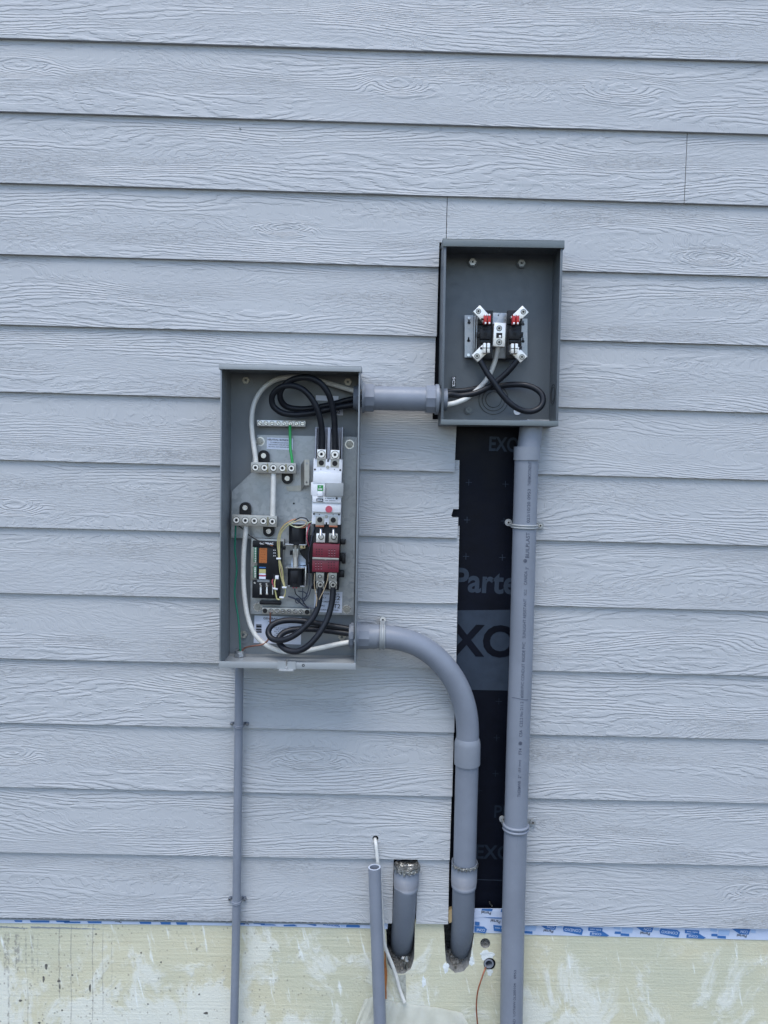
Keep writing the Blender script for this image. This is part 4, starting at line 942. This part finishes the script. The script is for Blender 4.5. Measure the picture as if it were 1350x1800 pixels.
# upper coupling: wide body with a tapering shoulder on top
mb = MB(); a_, b_ = P(821.8, 1303, .027), P(821.2, 1342, .025)
mb.tube([P(822, 1297, .027), P(821.9, 1302, .027), P(821.8, 1307, .027), b_], [20.3 * kk, 22 * kk, 22.8 * kk, 22.8 * kk], n=40, smooth=False); mb.build("coupling", M_FIT, elb, smooth=50)
MB().tpx([(821.3, 1335, .025), (819, 1420, .018), (816.5, 1532, .012)], 20.2, n=36, sub=2).build("straight_pipe", M_PVC, elb)
kk = S(815, 1530, .012)
MB().tpx([(816, 1530, .012), (815.3, 1552, .008), (814.5, 1590, 0), (813.3, 1625, -.014), (812, 1645, -.030), (811, 1658, -.052), (810.5, 1665, -.085)], 20.0, n=36, sub=6).build("lower_bend", M_PVCD, elb)
cup(P(816.6, 1514, .013), P(815.2, 1558, .006), 22.6 * kk, 0, "lower_coupling", M_PVCD, elb, foot=.22)
# cabinet adapter of the elbow
A2, B2 = P(622, 1117.6, .055), P(650, 1118.6, .055); ax2 = (B2 - A2) / 28
o2 = lambda px: A2 + ax2 * (px - 622)
mb = MB(); mb.cyl(o2(627), o2(648.5), 22.6 * k, n=10, hollow=18 * k); ad = mb.build("adapter", M_FIT, elb, smooth=20)
MB().cyl(o2(626.0), o2(630.5), 24.8 * k, n=40, hollow=18 * k).build("adapter_collar", M_FIT, ad)
MB().cyl(o2(648), o2(664), 21.6 * k, n=40, hollow=19 * k).build("adapter_socket", M_FIT, ad)
mb = MB(); mb.cyl(o2(613.5), o2(622.5), 20.5 * k, n=36, hollow=17 * k); mb.cyl(o2(616.5), o2(621.0), 23.5 * k, n=12, hollow=17 * k); mb.build("locknut", M_PVCD, elb, smooth=25)
# stub with foil
stb = thing("stub_conduit", P(706, 1670, 0), "short grey conduit stub capped with crumpled foil in a siding slot", "conduit")
kk = S(715, 1530, .012)
MB().tpx([(713.5, 1530, .010), (713, 1552, .008), (711, 1590, 0), (709, 1620, -.014), (707.5, 1640, -.030), (706.3, 1654, -.052), (705.8, 1661, -.085)], 20.3, n=36, sub=6).build("bend_pipe", M_PVCD, stb)
cup(P(715.5, 1521, .010), P(713.2, 1562, .005), 22 * kk, 0, "coupling", M_PVCD, stb)
def foil_band(c, r, z0, z1, seed, y_amp=.0015, front=(200, 340)):
    """crumpled foil wrapped over the front of a rim"""
    rnd = random.Random(seed); mb = MB(); n = 64; m_ = 9; g_ = []
    for i in range(n + 1):
        t = math.radians(front[0] + (front[1] - front[0]) * i / n)
        drop = .35 + .65 * abs(math.sin(i * .41 + seed)) * rnd.uniform(.3, 1); row = []
        for j in range(m_ + 1):
            z = z1 + (z0 - z1) * (j / m_) * drop; rr = r + .0006 + rnd.uniform(0, y_amp)
            row.append(mb.bm.verts.new(Vector((c.x + rr * math.cos(t), c.y + rr * math.sin(t), c.z + z))))
        g_.append(row)
    for i in range(n):
        for j in range(m_): mb.bm.faces.new((g_[i][j], g_[i + 1][j], g_[i + 1][j + 1], g_[i][j + 1]))
    return mb
c_ = P(715.5, 1521, .010); r_ = 22 * kk
mb = foil_band(c_, r_, -.015, .002, 3, .0018, (180, 360))
rnd = random.Random(2); n = 26; rows = []
for i in range(10):
    rows.append([mb.bm.verts.new(Vector((c_.x, c_.y, c_.z)) + Vector((math.cos(2 * math.pi * j / n) * r_ * i / 9 * 1.01, math.sin(2 * math.pi * j / n) * r_ * i / 9 * 1.01, .002 + rnd.uniform(-.0022, .0022) - .004 * (1 - i / 9)))) for j in range(n)])
for i in range(9):
    for j in range(n):
        try: mb.bm.faces.new((rows[i][j], rows[i][(j + 1) % n], rows[i + 1][(j + 1) % n], rows[i + 1][j]))
        except ValueError: pass
mb.build("foil_cap", M_FOIL, stb, smooth=15)
c_ = P(816.6, 1514, .013); kk = S(815, 1530, .012)
mb = foil_band(c_, 22.6 * kk, -.014, -.0005, 8, .0018, (200, 352)); mb.build("foil_collar", M_FOIL, elb, smooth=15)
# foil tail hanging in the left recess
def foil_scrap(pts, d, seed, amp=.004):
    rnd = random.Random(seed); mb = MB(); g_ = []
    for (x0, x1, y) in pts:
        g_.append([mb.bm.verts.new(P(x0 + (x1 - x0) * j / 5, y, d + rnd.uniform(-amp, amp))) for j in range(6)])
    for a, b in zip(g_, g_[1:]):
        for j in range(5): mb.bm.faces.new((a[j], a[j + 1], b[j + 1], b[j]))
    return mb
mb = foil_scrap([(707, 718, 1681), (705, 717, 1686), (707, 718, 1691), (711, 719, 1696), (712, 719, 1701), (713, 719, 1706), (710, 716, 1709)], -.020, 4)
mb.build("foil_scrap", M_FOIL, smooth=10, tagged=("crumpled strip of foil lying in the mortar recess under the foil-capped stub", "foil scrap", "foil scraps"))
mb = foil_scrap([(799, 802, 1698), (798, 803, 1701), (799, 802, 1703)], -.018, 5, .002)
mb.build("foil_scrap", M_FOIL, smooth=10, tagged=("tiny bright foil crumb in the rubble recess under the elbow conduit", "foil scrap", "foil scraps"))
mb = foil_scrap([(859, 861, 1584), (860, 863, 1588), (863, 866, 1592), (864, 865, 1594)], -.022, 6, .003)
mb.build("foil_scrap", M_FOIL, smooth=10, tagged=("tiny foil shreds stuck on the black membrane just above the blue-printed tape", "foil scrap", "foil scraps"))

# tall riser below the meter box
ris = thing("riser_conduit", P(899, 1800, .04), "tall thick grey conduit with printed lettering running down from the meter box", "conduit")
DR = .040; RT = [(925.6, 803), (921.4, 952), (916, 1150), (910.8, 1300), (902.6, 1600), (899, 1790), (894.5, 2010)]
rp = [P(x, y, DR) for x, y in RT]; kR = S(920, 952, DR); RR = 20.6 * kR
rp[-1].z = .0
MB().tube(rp, RR, n=48, sub=6).build("main_pipe", M_PVC, ris)
mb = MB(); mb.tube([P(934.5, 740, .036), P(932, 765, .036), P(929, 790, .038)], 19.8 * kR, n=40, smooth=False); mb.build("upper_pipe", M_PVC, ris)
mb = MB(); mb.cyl(P(926.4, 785.5, DR), P(925.9, 809, DR), 22.8 * kR, n=48, hollow=20 * kR); mb.build("sleeve_collar", M_FIT, ris)
def riser_point(py):
    for (a, b), (c, d) in zip(RT, RT[1:]):
        if py <= d: t = (py - b) / (d - b); return P(a + (c - a) * t, py, DR)
    return rp[-1]
def pipe_text(mb, t, y0, y1, hpx, off=-1.0, bold=.0):
    """lettering reading upward from photo row y0 (bottom) to y1 (top), wrapped on the pipe"""
    a, fs = text_raw(t, bold); p0, p1 = riser_point(y0), riser_point(y1); up_ = (p1 - p0).normalized()
    side = up_.cross(Vector((0, 1, 0))).normalized(); side = -side if side.x > 0 else side; out = Vector((0, -1, 0)); vs = []
    for q_ in a:
        ang = (q_[1] * hpx * kR - off * kR) / RR
        c = p0 + (p1 - p0) * (q_[0] + .5)
        vs.append(mb.bm.verts.new(c + (side * math.sin(ang) + out * math.cos(ang)) * (RR + .0004)))
    for f in fs:
        try: mb.bm.faces.new([vs[i] for i in f])
        except ValueError: pass
for (t, y0, y1, h_) in (("THERMWR", 1392, 1364, 5.2), ('2"', 1359.5, 1354.5, 5), ("(53 mm)", 1349, 1328, 4.6), ("FT4", 1318.5, 1308, 5.2), ("CSA", 1288, 1276, 5.2), ("C22.2 No 211.2", 1271, 1227, 5.2),
                       ("#500", 1221, 1206, 5.4), ("PVC CONDUIT", 1204, 1161, 5.4), ("RIGIDE PVC", 1158, 1124, 5.2), ("SUNLIGHT RESISTANT", 1117, 1049, 5.2), ("SCL2", 1043, 1033, 4.6), ("CANADA", 1024.5, 1001, 5.4),
                       ('2"', 998, 994, 5), ("BUILPLAST", 978, 934, 6.5), ("023/10/20", 917, 881, 5.4), ("0953", 877, 859, 5.4), ("THERMOCONDUIT", 853, 811, 5.4),
                       ("ROAD", 1799, 1777, 4.4), ("LOT#W-2L200104", 1772, 1715, 4.4), ("0953", 1707, 1692, 4.0)):
    mb = MB(); pipe_text(mb, t, y0, y1, h_, 2.0 if y0 < 1000 else 1.0 if y0 > 1600 else .2, .004); mb.build("printed_lettering", M_INKG, ris, smooth=0)
for yy in (1299, 983):
    mb = MB(); c = riser_point(yy); mb.cyl(c + Vector((-.002 if yy < 1000 else 0, -RR - .0004, 0)), c + Vector((-.002 if yy < 1000 else 0, -RR - .0008, 0)), .0046, n=24, hollow=.0036); mb.box(c + Vector((-.002 if yy < 1000 else 0, -RR - .0006, 0)), (.0012, .0006, .0085)); mb.box(c + Vector((-.002 if yy < 1000 else 0, -RR - .0008, 0)), (.0085, .0006, .0012)); mb.build("printed_mark", M_INKG, ris, smooth=0)
mb = MB(); mb.tube([riser_point(1223) + Vector((RR * 1.004 * math.sin(t), -RR * 1.004 * math.cos(t), -.002 * math.sin(3 * t))) for t in [x * .1 - .9 for x in range(16)]], .0007, n=6, smooth=False); mb.build("scuff_line", M_INKG, ris)

# thin conduit left
thn = thing("thin_conduit", P(411, 1800, .02), "thin grey conduit running straight down from the cabinet's bottom left", "conduit")
kT = S(420, 1300, .03); tp = [P(421.4, 1160, .035), P(420.6, 1190, .030), P(419, 1320, .022), P(415.5, 1600, .022), P(411.8, 1790, .022), P(408, 2010, .022)]; tp[-1].z = 0
MB().tube(tp, 7.4 * kT, n=28, sub=4).build("pipe", M_PVC, thn)
# open pipe
opn = thing("open_pipe", P(664, 1800, .05), "free-standing grey pipe with an open cut top in front of the siding's bottom plank", "pipe")
kO = S(660, 1600, .05); a_, b_ = P(658.2, 1524.5, .045), P(669.5, 2000, .060); b_.z = 0
a_0 = Vector(a_)
MB().cyl(b_, a_, 11 * kO, n=40, hollow=8.3 * kO).build("pipe_wall", M_PVC, opn)
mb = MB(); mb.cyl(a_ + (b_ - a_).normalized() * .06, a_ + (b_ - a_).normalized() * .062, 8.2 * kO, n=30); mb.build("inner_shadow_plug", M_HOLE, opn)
mb = MB(); t_ = (b_ - a_).normalized(); mb.cyl(a_ + t_ * -.0006, a_ + t_ * .0003, 10.9 * kO, n=40, hollow=8.4 * kO); mb.build("cut_rim", mat("pale_cut_pvc", (.42, .46, .53), .6, var=.1, vscale=200), opn)

# straps
def ear_strap(lbl, group, c, r, ears, bandw, m_ear, m_band, cdn=.0):
    """two-ear strap round a vertical pipe: c axis point, ears = two photo points"""
    o = thing("pipe_strap", c, lbl, "pipe strap", group)
    for di, (ex, ey, er) in enumerate(ears):
        pass
    mb = MB()
    for off in ((-bandw * .32, bandw * .32) if bandw > .006 else (0,)):
        pts = [c + Vector(((r + .0012) * math.sin(t), -(r + .0012) * math.cos(t), off)) for t in [math.radians(a) for a in range(-95, 96, 10)]]
        mb.tube(pts, bandw * (.26 if bandw > .006 else .5), n=8, smooth=False)
    if bandw > .006:
        n = 20
        for i in range(n):
            t0, t1 = [math.radians(-95 + 190 * q_ / n) for q_ in (i, i + 1)]
            v = [c + Vector(((r + .0013) * math.sin(t), -(r + .0013) * math.cos(t), z)) for t, z in ((t0, -bandw * .4), (t1, -bandw * .4), (t1, bandw * .4), (t0, bandw * .4))]
            mb.bm.faces.new([mb.bm.verts.new(p) for p in v])
    bd = mb.build("strap_band", m_band, o, smooth=50)
    for (ex, ey, er) in ears:
        e = P(ex, ey, .006); k = S(ex, ey, .006); mb = MB()
        mb.cyl(e + Vector((0, .006, 0)), e, er * k, n=20, hollow=er * k * .35)
        sx = 1 if e.x > c.x else -1; tx = c.x + sx * (r + .001)
        mb.box(((e.x + tx) / 2, .002, (e.z * .6 + c.z * .4)), (abs(e.x - tx) + .004, .004, er * k * 1.5))
        mb.box((tx, -.5 * (abs(c.y)) , c.z), (.0022, abs(c.y) + .006, bandw * .9))
        mb.build("strap_ear", m_ear, o)
        mb = MB(); mb.cyl(e + Vector((0, .002, 0)), e + Vector((0, -.0012, 0)), er * k * .55, n=16); sc = mb.build("strap_screw", M_STL, o)
        mb = MB(); mb.cyl(e + Vector((0, .001, 0)), e + Vector((0, -.0016, 0)), er * k * .28, n=8); mb.build("screw_drive", M_HOLE, sc)
    return o
gS = "straps on the tall riser"
ear_strap("upper strap on the tall riser, beside the notch in the siding", gS, riser_point(925), RR, [(894, 918.5, 6.2), (950, 924, 6.2)], .010, M_GPL, M_GPL)
ear_strap("lower strap on the tall riser, level with the dim lettering on the membrane", gS, riser_point(1453), RR, [(883, 1440.5, 5.2), (937, 1446, 5.0)], .016, M_GPL, M_PVC)
gT = "straps on the thin conduit"
def thin_pt(py):
    t = (py - 1320) / 280; return P(419 - 3.5 * t, py, .022) if py > 1320 else P(419.6, py, .0245)
ear_strap("upper strap on the thin conduit, close below the cabinet", gT, thin_pt(1276), 7.4 * kT, [(407, 1272.5, 3.0), (434.5, 1273, 3.0)], .0065, M_PVCD, M_PVC)
ear_strap("lower strap on the thin conduit, just above the siding's bottom edge", gT, thin_pt(1585), 7.4 * kT, [(403.5, 1581, 3.0), (430, 1581.5, 3.0)], .0065, M_PVCD, M_PVC)
# strap over the horizontal start of the elbow
c = P(672, 1119, .055); r = 20.8 * k; o = thing("pipe_strap", c, "single-screw strap hooked over the start of the thick elbow conduit", "pipe strap")
mb = MB()
for off in (-.005, .005):
    mb.tube([c + Vector((off, -(r + .0012) * math.cos(t), (r + .0012) * math.sin(t))) for t in [math.radians(a) for a in range(-85, 91, 8)]], .0028, n=8, smooth=False)
n = 20
for i in range(n):
    t0, t1 = [math.radians(-85 + 175 * q_ / n) for q_ in (i, i + 1)]
    mb.bm.faces.new([mb.bm.verts.new(c + Vector((x_, -(r + .0016) * math.cos(t), (r + .0016) * math.sin(t)))) for t, x_ in ((t0, -.007), (t1, -.007), (t1, .007), (t0, .007))])
top_ = c + Vector((0, 0, r)); mb.box((c.x, -.0275, top_.z + .001), (.013, .055, .003)); mb.box((c.x, -.003, top_.z + .006), (.013, .004, .016), bev=.001)
mb.build("strap_band", M_GPL, o, smooth=50)
e = P(673, 1090, .010); mb = MB(); mb.cyl(e + Vector((0, .012, 0)), e, .0078, n=24, hollow=.003); mb.build("strap_screw", M_ALU, o)
mb = MB(); mb.cyl(e + Vector((0, .006, 0)), e + Vector((0, .0006, 0)), .0036, n=12); mb.build("screw_drive", M_HOLE, o)

# ------------------------------------------------------------------ cables (each one runs its whole visible length)
def cab(lbl, pts, rpx, m_, name="power_cable", cat="cable", group=None, n=16, sub=10):
    mb = MB(); mb.tpx(pts, rpx, n, sub)
    return mb.build(name, m_, smooth=60, tagged=(lbl, cat, group))
def c1(l): return [(*C1(x, y), d) for x, y, d in l]
def c2(l): return [(*C2(x, y), d) for x, y, d in l]
def c3(l): return [(*C3(x, y), d) for x, y, d in l]
# two blacks and the neutral run breaker -> nipple -> meter
cab("thick black cable from the breaker's left lug, lower loop, running into the meter box", c1([(925, 815, .070), (932, 740, .072), (930, 640, .076), (915, 540, .082), (885, 440, .088), (830, 340, .092), (750, 265, .092), (655, 238, .088), (560, 258, .080), (495, 325, .070), (500, 415, .062), (580, 478, .058), (700, 495, .056), (850, 478, .054), (1000, 445, .052), (1120, 420, .052), (1230, 405, .053)]) +
    [(660, 709, .054), (700, 709, .054), (740, 709, .054), (772, 709, .050)] + c3([(190, 1470, .045), (300, 1478, .042), (430, 1455, .040), (540, 1405, .040), (620, 1350, .042), (700, 1280, .047), (760, 1215, .052), (806, 1150, .054)]), 5.3, M_CBL, group="black power cables", n=18)
cab("thick black cable from the breaker's right lug, ending in the meter box's round loop", c1([(1045, 815, .070), (1045, 740, .072), (1042, 620, .076), (1035, 500, .082), (1015, 400, .090), (985, 310, .098), (925, 225, .103), (830, 172, .103), (725, 172, .096), (630, 210, .085), (565, 290, .072), (572, 375, .058), (630, 428, .046), (750, 445, .040), (900, 428, .038), (1050, 395, .040), (1160, 365, .045), (1230, 352, .048)]) +
    [(660, 697, .050), (700, 697, .050), (740, 697, .050), (772, 700, .040)] + c3([(190, 1445, .022), (330, 1435, .018), (470, 1410, .016), (600, 1400, .018), (720, 1383, .024), (840, 1382, .032), (940, 1408, .040), (1008, 1462, .048), (1022, 1530, .054), (985, 1590, .058), (910, 1617, .060), (820, 1600, .061), (735, 1545, .062), (660, 1465, .063), (600, 1375, .062), (540, 1290, .060), (490, 1205, .056), (455, 1140, .052)]), 5.3, M_CBL, group="black power cables", n=18)
cab("white neutral cable from the upper neutral bar through the nipple to the meter's centre lug", c1([(350, 925, .058), (345, 870, .056), (330, 760, .050), (315, 640, .044), (312, 520, .040), (335, 395, .038), (400, 280, .036), (500, 200, .034), (620, 165, .030), (740, 160, .026), (860, 185, .024), (980, 215, .026), (1100, 252, .034), (1215, 285, .044)]) +
    [(648, 690, .058), (700, 692, .066), (745, 706, .062), (775, 711, .060)] + c3([(180, 1555, .060), (260, 1538, .050), (350, 1500, .040), (430, 1440, .028), (500, 1370, .020), (560, 1280, .018), (598, 1180, .024), (620, 1090, .035), (630, 1030, .045)]), 4.4, M_WCB, group="white neutral cables", n=16)
cab("short straight white jumper cable between the two neutral bars", [(480.8, 828, .056), (480.6, 850, .056), (480, 880, .056), (479.4, 912, .056)], 4.7, M_WCB, group="white neutral cables")
cab("white neutral cable sweeping from the lower neutral bar along the cabinet floor into the elbow", c2([(262, 215, .056), (258, 290, .052), (246, 420, .046), (240, 560, .042), (240, 700, .040), (250, 850, .040), (275, 1010, .042), (325, 1150, .045), (400, 1240, .046), (500, 1300, .046), (610, 1330, .046), (750, 1325, .046), (900, 1298, .048), (1050, 1265, .052), (1165, 1245, .055)]) + [(640, 1127, .058), (672, 1127, .057), (694, 1127, .056)], 4.3, M_WCB, group="white neutral cables")
cab("thick black cable from the contactor's left lower lug looping back into the elbow", c2([(915, 760, .070), (912, 830, .072), (895, 930, .076), (855, 1020, .082), (790, 1100, .088), (715, 1165, .092), (640, 1208, .092), (560, 1228, .086), (490, 1212, .076), (458, 1160, .066), (485, 1100, .058), (570, 1060, .052), (690, 1052, .048), (830, 1068, .046), (980, 1095, .046), (1100, 1115, .048), (1180, 1130, .050)]) + [(640, 1112, .054), (672, 1113, .054), (694, 1115, .055)], 5.3, M_CBL, group="black power cables", n=18)
cab("thick black cable from the contactor's right lower lug dipping lowest before the elbow", c2([(1028, 760, .070), (1025, 830, .072), (1012, 920, .076), (980, 1030, .084), (930, 1130, .092), (865, 1220, .098), (790, 1290, .100), (705, 1325, .096), (620, 1312, .086), (562, 1262, .072), (552, 1205, .060), (605, 1155, .050), (700, 1132, .044), (850, 1130, .042), (1000, 1145, .044), (1100, 1160, .048), (1180, 1172, .050)]) + [(640, 1121, .054), (672, 1121, .054), (694, 1122, .055)], 5.3, M_CBL, group="black power cables", n=18)
# small wires
cab("bright green bonding wire from the upper ground bar to the neutral bar", c1([(648, 590, .030), (649, 640, .036), (651, 720, .044), (653, 800, .052), (664, 870, .058), (671, 925, .058)]), 2.5, M_GRN2, "ground_wire", "wire")
cab("thin dark green ground wire down the cabinet's left side", c2([(172, 215, .056), (168, 320, .048), (165, 430, .040), (176, 530, .036), (181, 620, .034), (168, 720, .034), (163, 820, .034), (178, 930, .034), (192, 1020, .035), (203, 1130, .036), (208, 1240, .036), (213, 1345, .035)]), 1.7, M_GRN3, "ground_wire", "wire")
cab("reddish brown bare wire curling from the lower ground bar to the floor gland", c2([(476, 985, .046), (475, 1040, .044), (474, 1100, .040), (472, 1170, .038), (455, 1225, .042), (410, 1262, .052), (340, 1275, .052), (280, 1285, .046), (240, 1305, .040), (222, 1345, .036)]), 1.5, M_COPD, "ground_wire", "wire")
cab("thin black control wire crossing the controller's top", c2([(200, 222, .05), (240, 255, .05), (290, 305, .052), (370, 352, .064), (440, 385, .066), (500, 412, .066), (540, 445, .066), (556, 480, .06)]), 1.0, M_BLK, "control_wire", "wire", n=8)
for j, (m_, dx, dy, l_) in enumerate(((M_YEL, 0, 0, "yellow control wire bundled down the controller's right edge"), (M_TAN, 14, -8, "tan control wire bundled down the controller's right edge"), (M_YEL, 26, 6, "second yellow control wire, right of the tan one"))):
    cab(l_, c2([(690 + dx, 172 + dy, .070), (640 + dx, 190 + dy, .075), (590 + dx, 225 + dy, .074), (553 + dx * .7, 290, .070), (538 + dx * .8, 370, .068), (545 + dx * .5, 450, .068), (550 + dx * .4, 520, .068), (558 + dx, 610, .068), (575 + dx * .6, 690, .068), (598 + dx * .3, 760, .068), (608, 810 + dy, .066), (592, 850 + dy, .064), (560, 862 + dy, .064)]), 0.8, m_, "control_wire", "wire", "bundled control wires", n=8)
cab("yellow control wire rising along the fuse block to a white plug", c2([(556, 870, .066), (535, 862, .066), (524, 820, .066), (516, 770, .066), (515, 710, .064), (530, 680, .062)]), 1.3, M_YEL, "control_wire", "wire", n=8)
for (x0, y0, l_) in ((548, 510, "white cable tie halfway down the bundled wires"), (598, 764, "white cable tie low on the bundled wires"), (519, 776, "white cable tie on the yellow wire beside the fuses"), (575, 852, "white cable tie where the bundled wires turn under the controller")):
    px, py = C2(x0, y0); mb = MB(); mb.bpx(px, py, 8, 2.8, .0715, .005, random.uniform(-.3, .3), .0008); mb.build("cable_tie", M_WPL, tagged=(l_, "cable tie", "cable ties"))
px, py = C2(533, 676); MB().bpx(px, py, 6, 6, .066, .01).build("wire_plug", M_WPL, tagged=("small white wire plug at the controller's lower right", "plug"))
for (pts, m_, l_, r_) in (
    ([(690, 175, .072), (740, 150, .076), (790, 158, .076), (815, 190, .074), (835, 200, .07)], M_BLK, "black control wire arching over the upper solenoid", 1.0),
    ([(690, 190, .072), (745, 170, .078), (790, 185, .078), (780, 215, .078), (730, 232, .076), (690, 225, .074)], M_TAN, "tan control wire looped over the upper solenoid", .9),
    ([(640, 205, .074), (700, 235, .077), (760, 228, .077), (800, 200, .076), (840, 185, .074)], mat("pale_green_wire", (.36, .42, .28), .5), "pale green control wire looped over the upper solenoid", .9),
    ([(700, 238, .076), (760, 238, .076), (795, 225, .075), (838, 180, .072)], M_COP, "orange control wire over the upper solenoid", .9),
    ([(830, 190, .07), (812, 240, .074), (798, 290, .075), (800, 350, .074), (815, 400, .06)], M_PINK, "red control wire beside the upper solenoid", .9),
    ([(862, 235, .066), (845, 300, .066), (830, 380, .062), (818, 430, .058)], M_INKG, "dark control wire from the breaker to the linkage", 1.0),
    ([(812, 560, .06), (816, 640, .058), (818, 720, .056), (806, 800, .05), (775, 870, .046), (765, 905, .044)], M_INKG, "dark control wire hanging beside the lower solenoid", .9),
    ([(720, 795, .05), (775, 805, .05), (798, 835, .05), (760, 860, .046), (700, 865, .044), (632, 842, .046)], M_INKG, "dark blue control wire curving below the lower solenoid", .9),
    ([(762, 770, .056), (760, 830, .05), (765, 890, .044), (800, 930, .044), (850, 945, .05), (875, 950, .056)], M_INKG, "thin dark control wire dropping to the left black cable", .8),
    ([(632, 842, .046), (690, 862, .04), (730, 890, .036), (770, 925, .036), (812, 945, .042)], M_INKG, "thick dark blue control wire across the sub-panel to the ground bar", 1.3),
    ([(700, 160, .070), (660, 172, .074), (612, 200, .072), (575, 240, .070), (556, 280, .068)], M_COP, "orange control wire leaving the bundle above the controller", .8),
    ([(820, 200, .07), (824, 260, .066), (818, 330, .064), (826, 400, .06), (812, 470, .058), (816, 540, .06)], M_INK, "black control wire running down between the solenoids and the contactor", 1.1),
    ([(500, 690, .062), (492, 715, .064), (500, 740, .064), (508, 770, .062)], M_PINK, "red control wire beside the fuse block's white plug", .8),
    ([(690, 775, .056), (700, 820, .05), (742, 858, .046), (772, 900, .044), (800, 938, .044)], M_INK, "black control wire dropping from the lower solenoid's terminals", .9),
    ([(860, 700, .078), (838, 760, .06), (815, 830, .05), (780, 880, .046)], M_INKG, "dark control wire leaving the contactor's lower left side", .8),
    ([(866, 640, .08), (862, 720, .08), (870, 790, .08), (885, 860, .084), (878, 930, .088)], M_TAN, "fine tan sensing wire left of the contactor's lower lugs", .6),
    ([(985, 640, .08), (972, 720, .084), (940, 800, .088), (905, 870, .090)], M_TAN, "fine tan sensing wire crossing the left black cable", .6)):
    cab(l_, c2(pts), r_, m_, "control_wire", "wire", n=8)
mb = MB(); mb.tube([P(*C2(715, 880), .04) + Vector((.0055 * math.cos(t), 0, .0065 * math.sin(t))) for t in [6.4 * i / 14 for i in range(15)]], .0012, n=8, smooth=False); mb.build("wire_loop", M_INKG, tagged=("tiny dark wire loop above the lower ground bar", "wire"))
mb = MB()
for a_ in range(5): mb.bpx(*C2(665 + a_ * 13, 752 + (a_ % 2) * 12), 3, 3.4, .062, .008)
mb.build("terminal_cluster", M_PINK, tagged=("pinkish red terminals under the lower solenoid", "terminals"))

# white cable, copper wire, sleeve
cab("white cable coming out of a siding hole and hanging down past the open-ended pipe", [(658.5, 1471, -.03), (659.5, 1476, -.004), (661, 1486, .010), (663, 1505, .012), (665, 1525, .012), (668, 1550, .010), (670.5, 1590, .010), (672.5, 1625, .010), (675, 1655, .008), (681, 1675, .004), (690, 1697, .001), (697, 1718, .000), (703, 1740, -.001), (711, 1761.5, .002)], 3.1, M_WCB, "hanging_cable", n=12)
mb = MB(); mb.tpx([(855.5, 1697, -.02), (852, 1705, 0), (846, 1722, .010), (840, 1742, .014), (837.5, 1765, .012), (838.5, 1790, .010), (843, 1840, .012), (850, 1900, .02)], 1.35, 8, 8); mb.build("copper_wire", M_COP, smooth=60, tagged=("bare reddish copper wire hanging out of the sleeved hole in the foundation", "wire"))
sl_ = thing("pipe_sleeve", P(860.5, 1694, DF), "small grey pipe end with a black rim set in the foundation hole", "pipe sleeve")
MB().disc(860.5, 1694, 10.3, DF + .0015, .03, hollow=8.0).build("black_rim", M_BLK, sl_); MB().disc(859.4, 1694.5, 8.2, DF + .004, .05, hollow=6.0).build("sleeve_wall", M_PVC, sl_)
MB().disc(859.4, 1694.5, 6.1, DF - .05, .002).build("sleeve_back", M_HOLE, sl_)
# wood block and rusty splinter
MB().ppx([(788, 1602), (797, 1600), (798, 1618), (790, 1623), (787, 1616)], -.009, .02).build("wood_block", M_WOOD, tagged=("small raw wood block peeking out beside the elbow conduit under the siding", "wood block"), smooth=0)
rnd = random.Random(4); lft, rgt = [], []
for (y, a, b) in ((1674, 676, 678.5), (1686, 676, 678.5), (1695, 675.3, 679), (1705, 673.5, 680), (1715, 673.5, 681), (1725, 674, 680.4), (1738, 674.5, 679.6), (1748, 674.6, 679.4), (1756, 674, 679.4)): lft.append((a + rnd.uniform(-.4, .4), y)); rgt.append((b + rnd.uniform(-.4, .4), y))
MB().ppx(lft + rgt[::-1], DF + .006, .005).build("wood_splinter", M_RUST, smooth=0, tagged=("rust-brown splinter standing right beside the open-ended pipe", "splinter"))
# milky plastic sheet heaped at the bottom
def sheet(ctrl_top, ctrl_bot, d0, d1, seed, n=70, m=34):
    rnd = random.Random(seed); ph = [rnd.uniform(0, 6.3) for _ in range(8)]; mb = MB(); g_ = []
    def lerp(c, t):
        f = t * (len(c) - 1); i = min(int(f), len(c) - 2); return [c[i][q] + (c[i + 1][q] - c[i][q]) * (f - i) for q in (0, 1)]
    for i in range(n + 1):
        u = i / n; a, b = lerp(ctrl_top, u), lerp(ctrl_bot, u); row = []
        for j in range(m + 1):
            v = j / m; fold = .006 * abs(math.sin(u * 13 + v * 5 + ph[0])) + .004 * math.sin(u * 31 - v * 9 + ph[1]) + .0025 * math.sin(u * 57 + v * 23 + ph[2])
            row.append(mb.bm.verts.new(P(a[0] + (b[0] - a[0]) * v, a[1] + (b[1] - a[1]) * v, d0 + (d1 - d0) * v + fold * (.3 + v))))
        g_.append(row)
    for i in range(n):
        for j in range(m): mb.bm.faces.new((g_[i][j], g_[i + 1][j], g_[i + 1][j + 1], g_[i][j + 1]))
    return mb
mb = sheet([(640, 1757), (655, 1752), (676, 1757), (700, 1763), (735, 1767), (770, 1771), (812, 1780)], [(560, 1990), (600, 1990), (650, 1992), (700, 1992), (760, 1992), (850, 1994), (930, 1995)], DF + .004, .10, 3)
mb.build("plastic_sheet", M_SHEET, smooth=60, tagged=("milky crumpled plastic sheet heaped against the foundation at the bottom edge", "plastic sheet"))
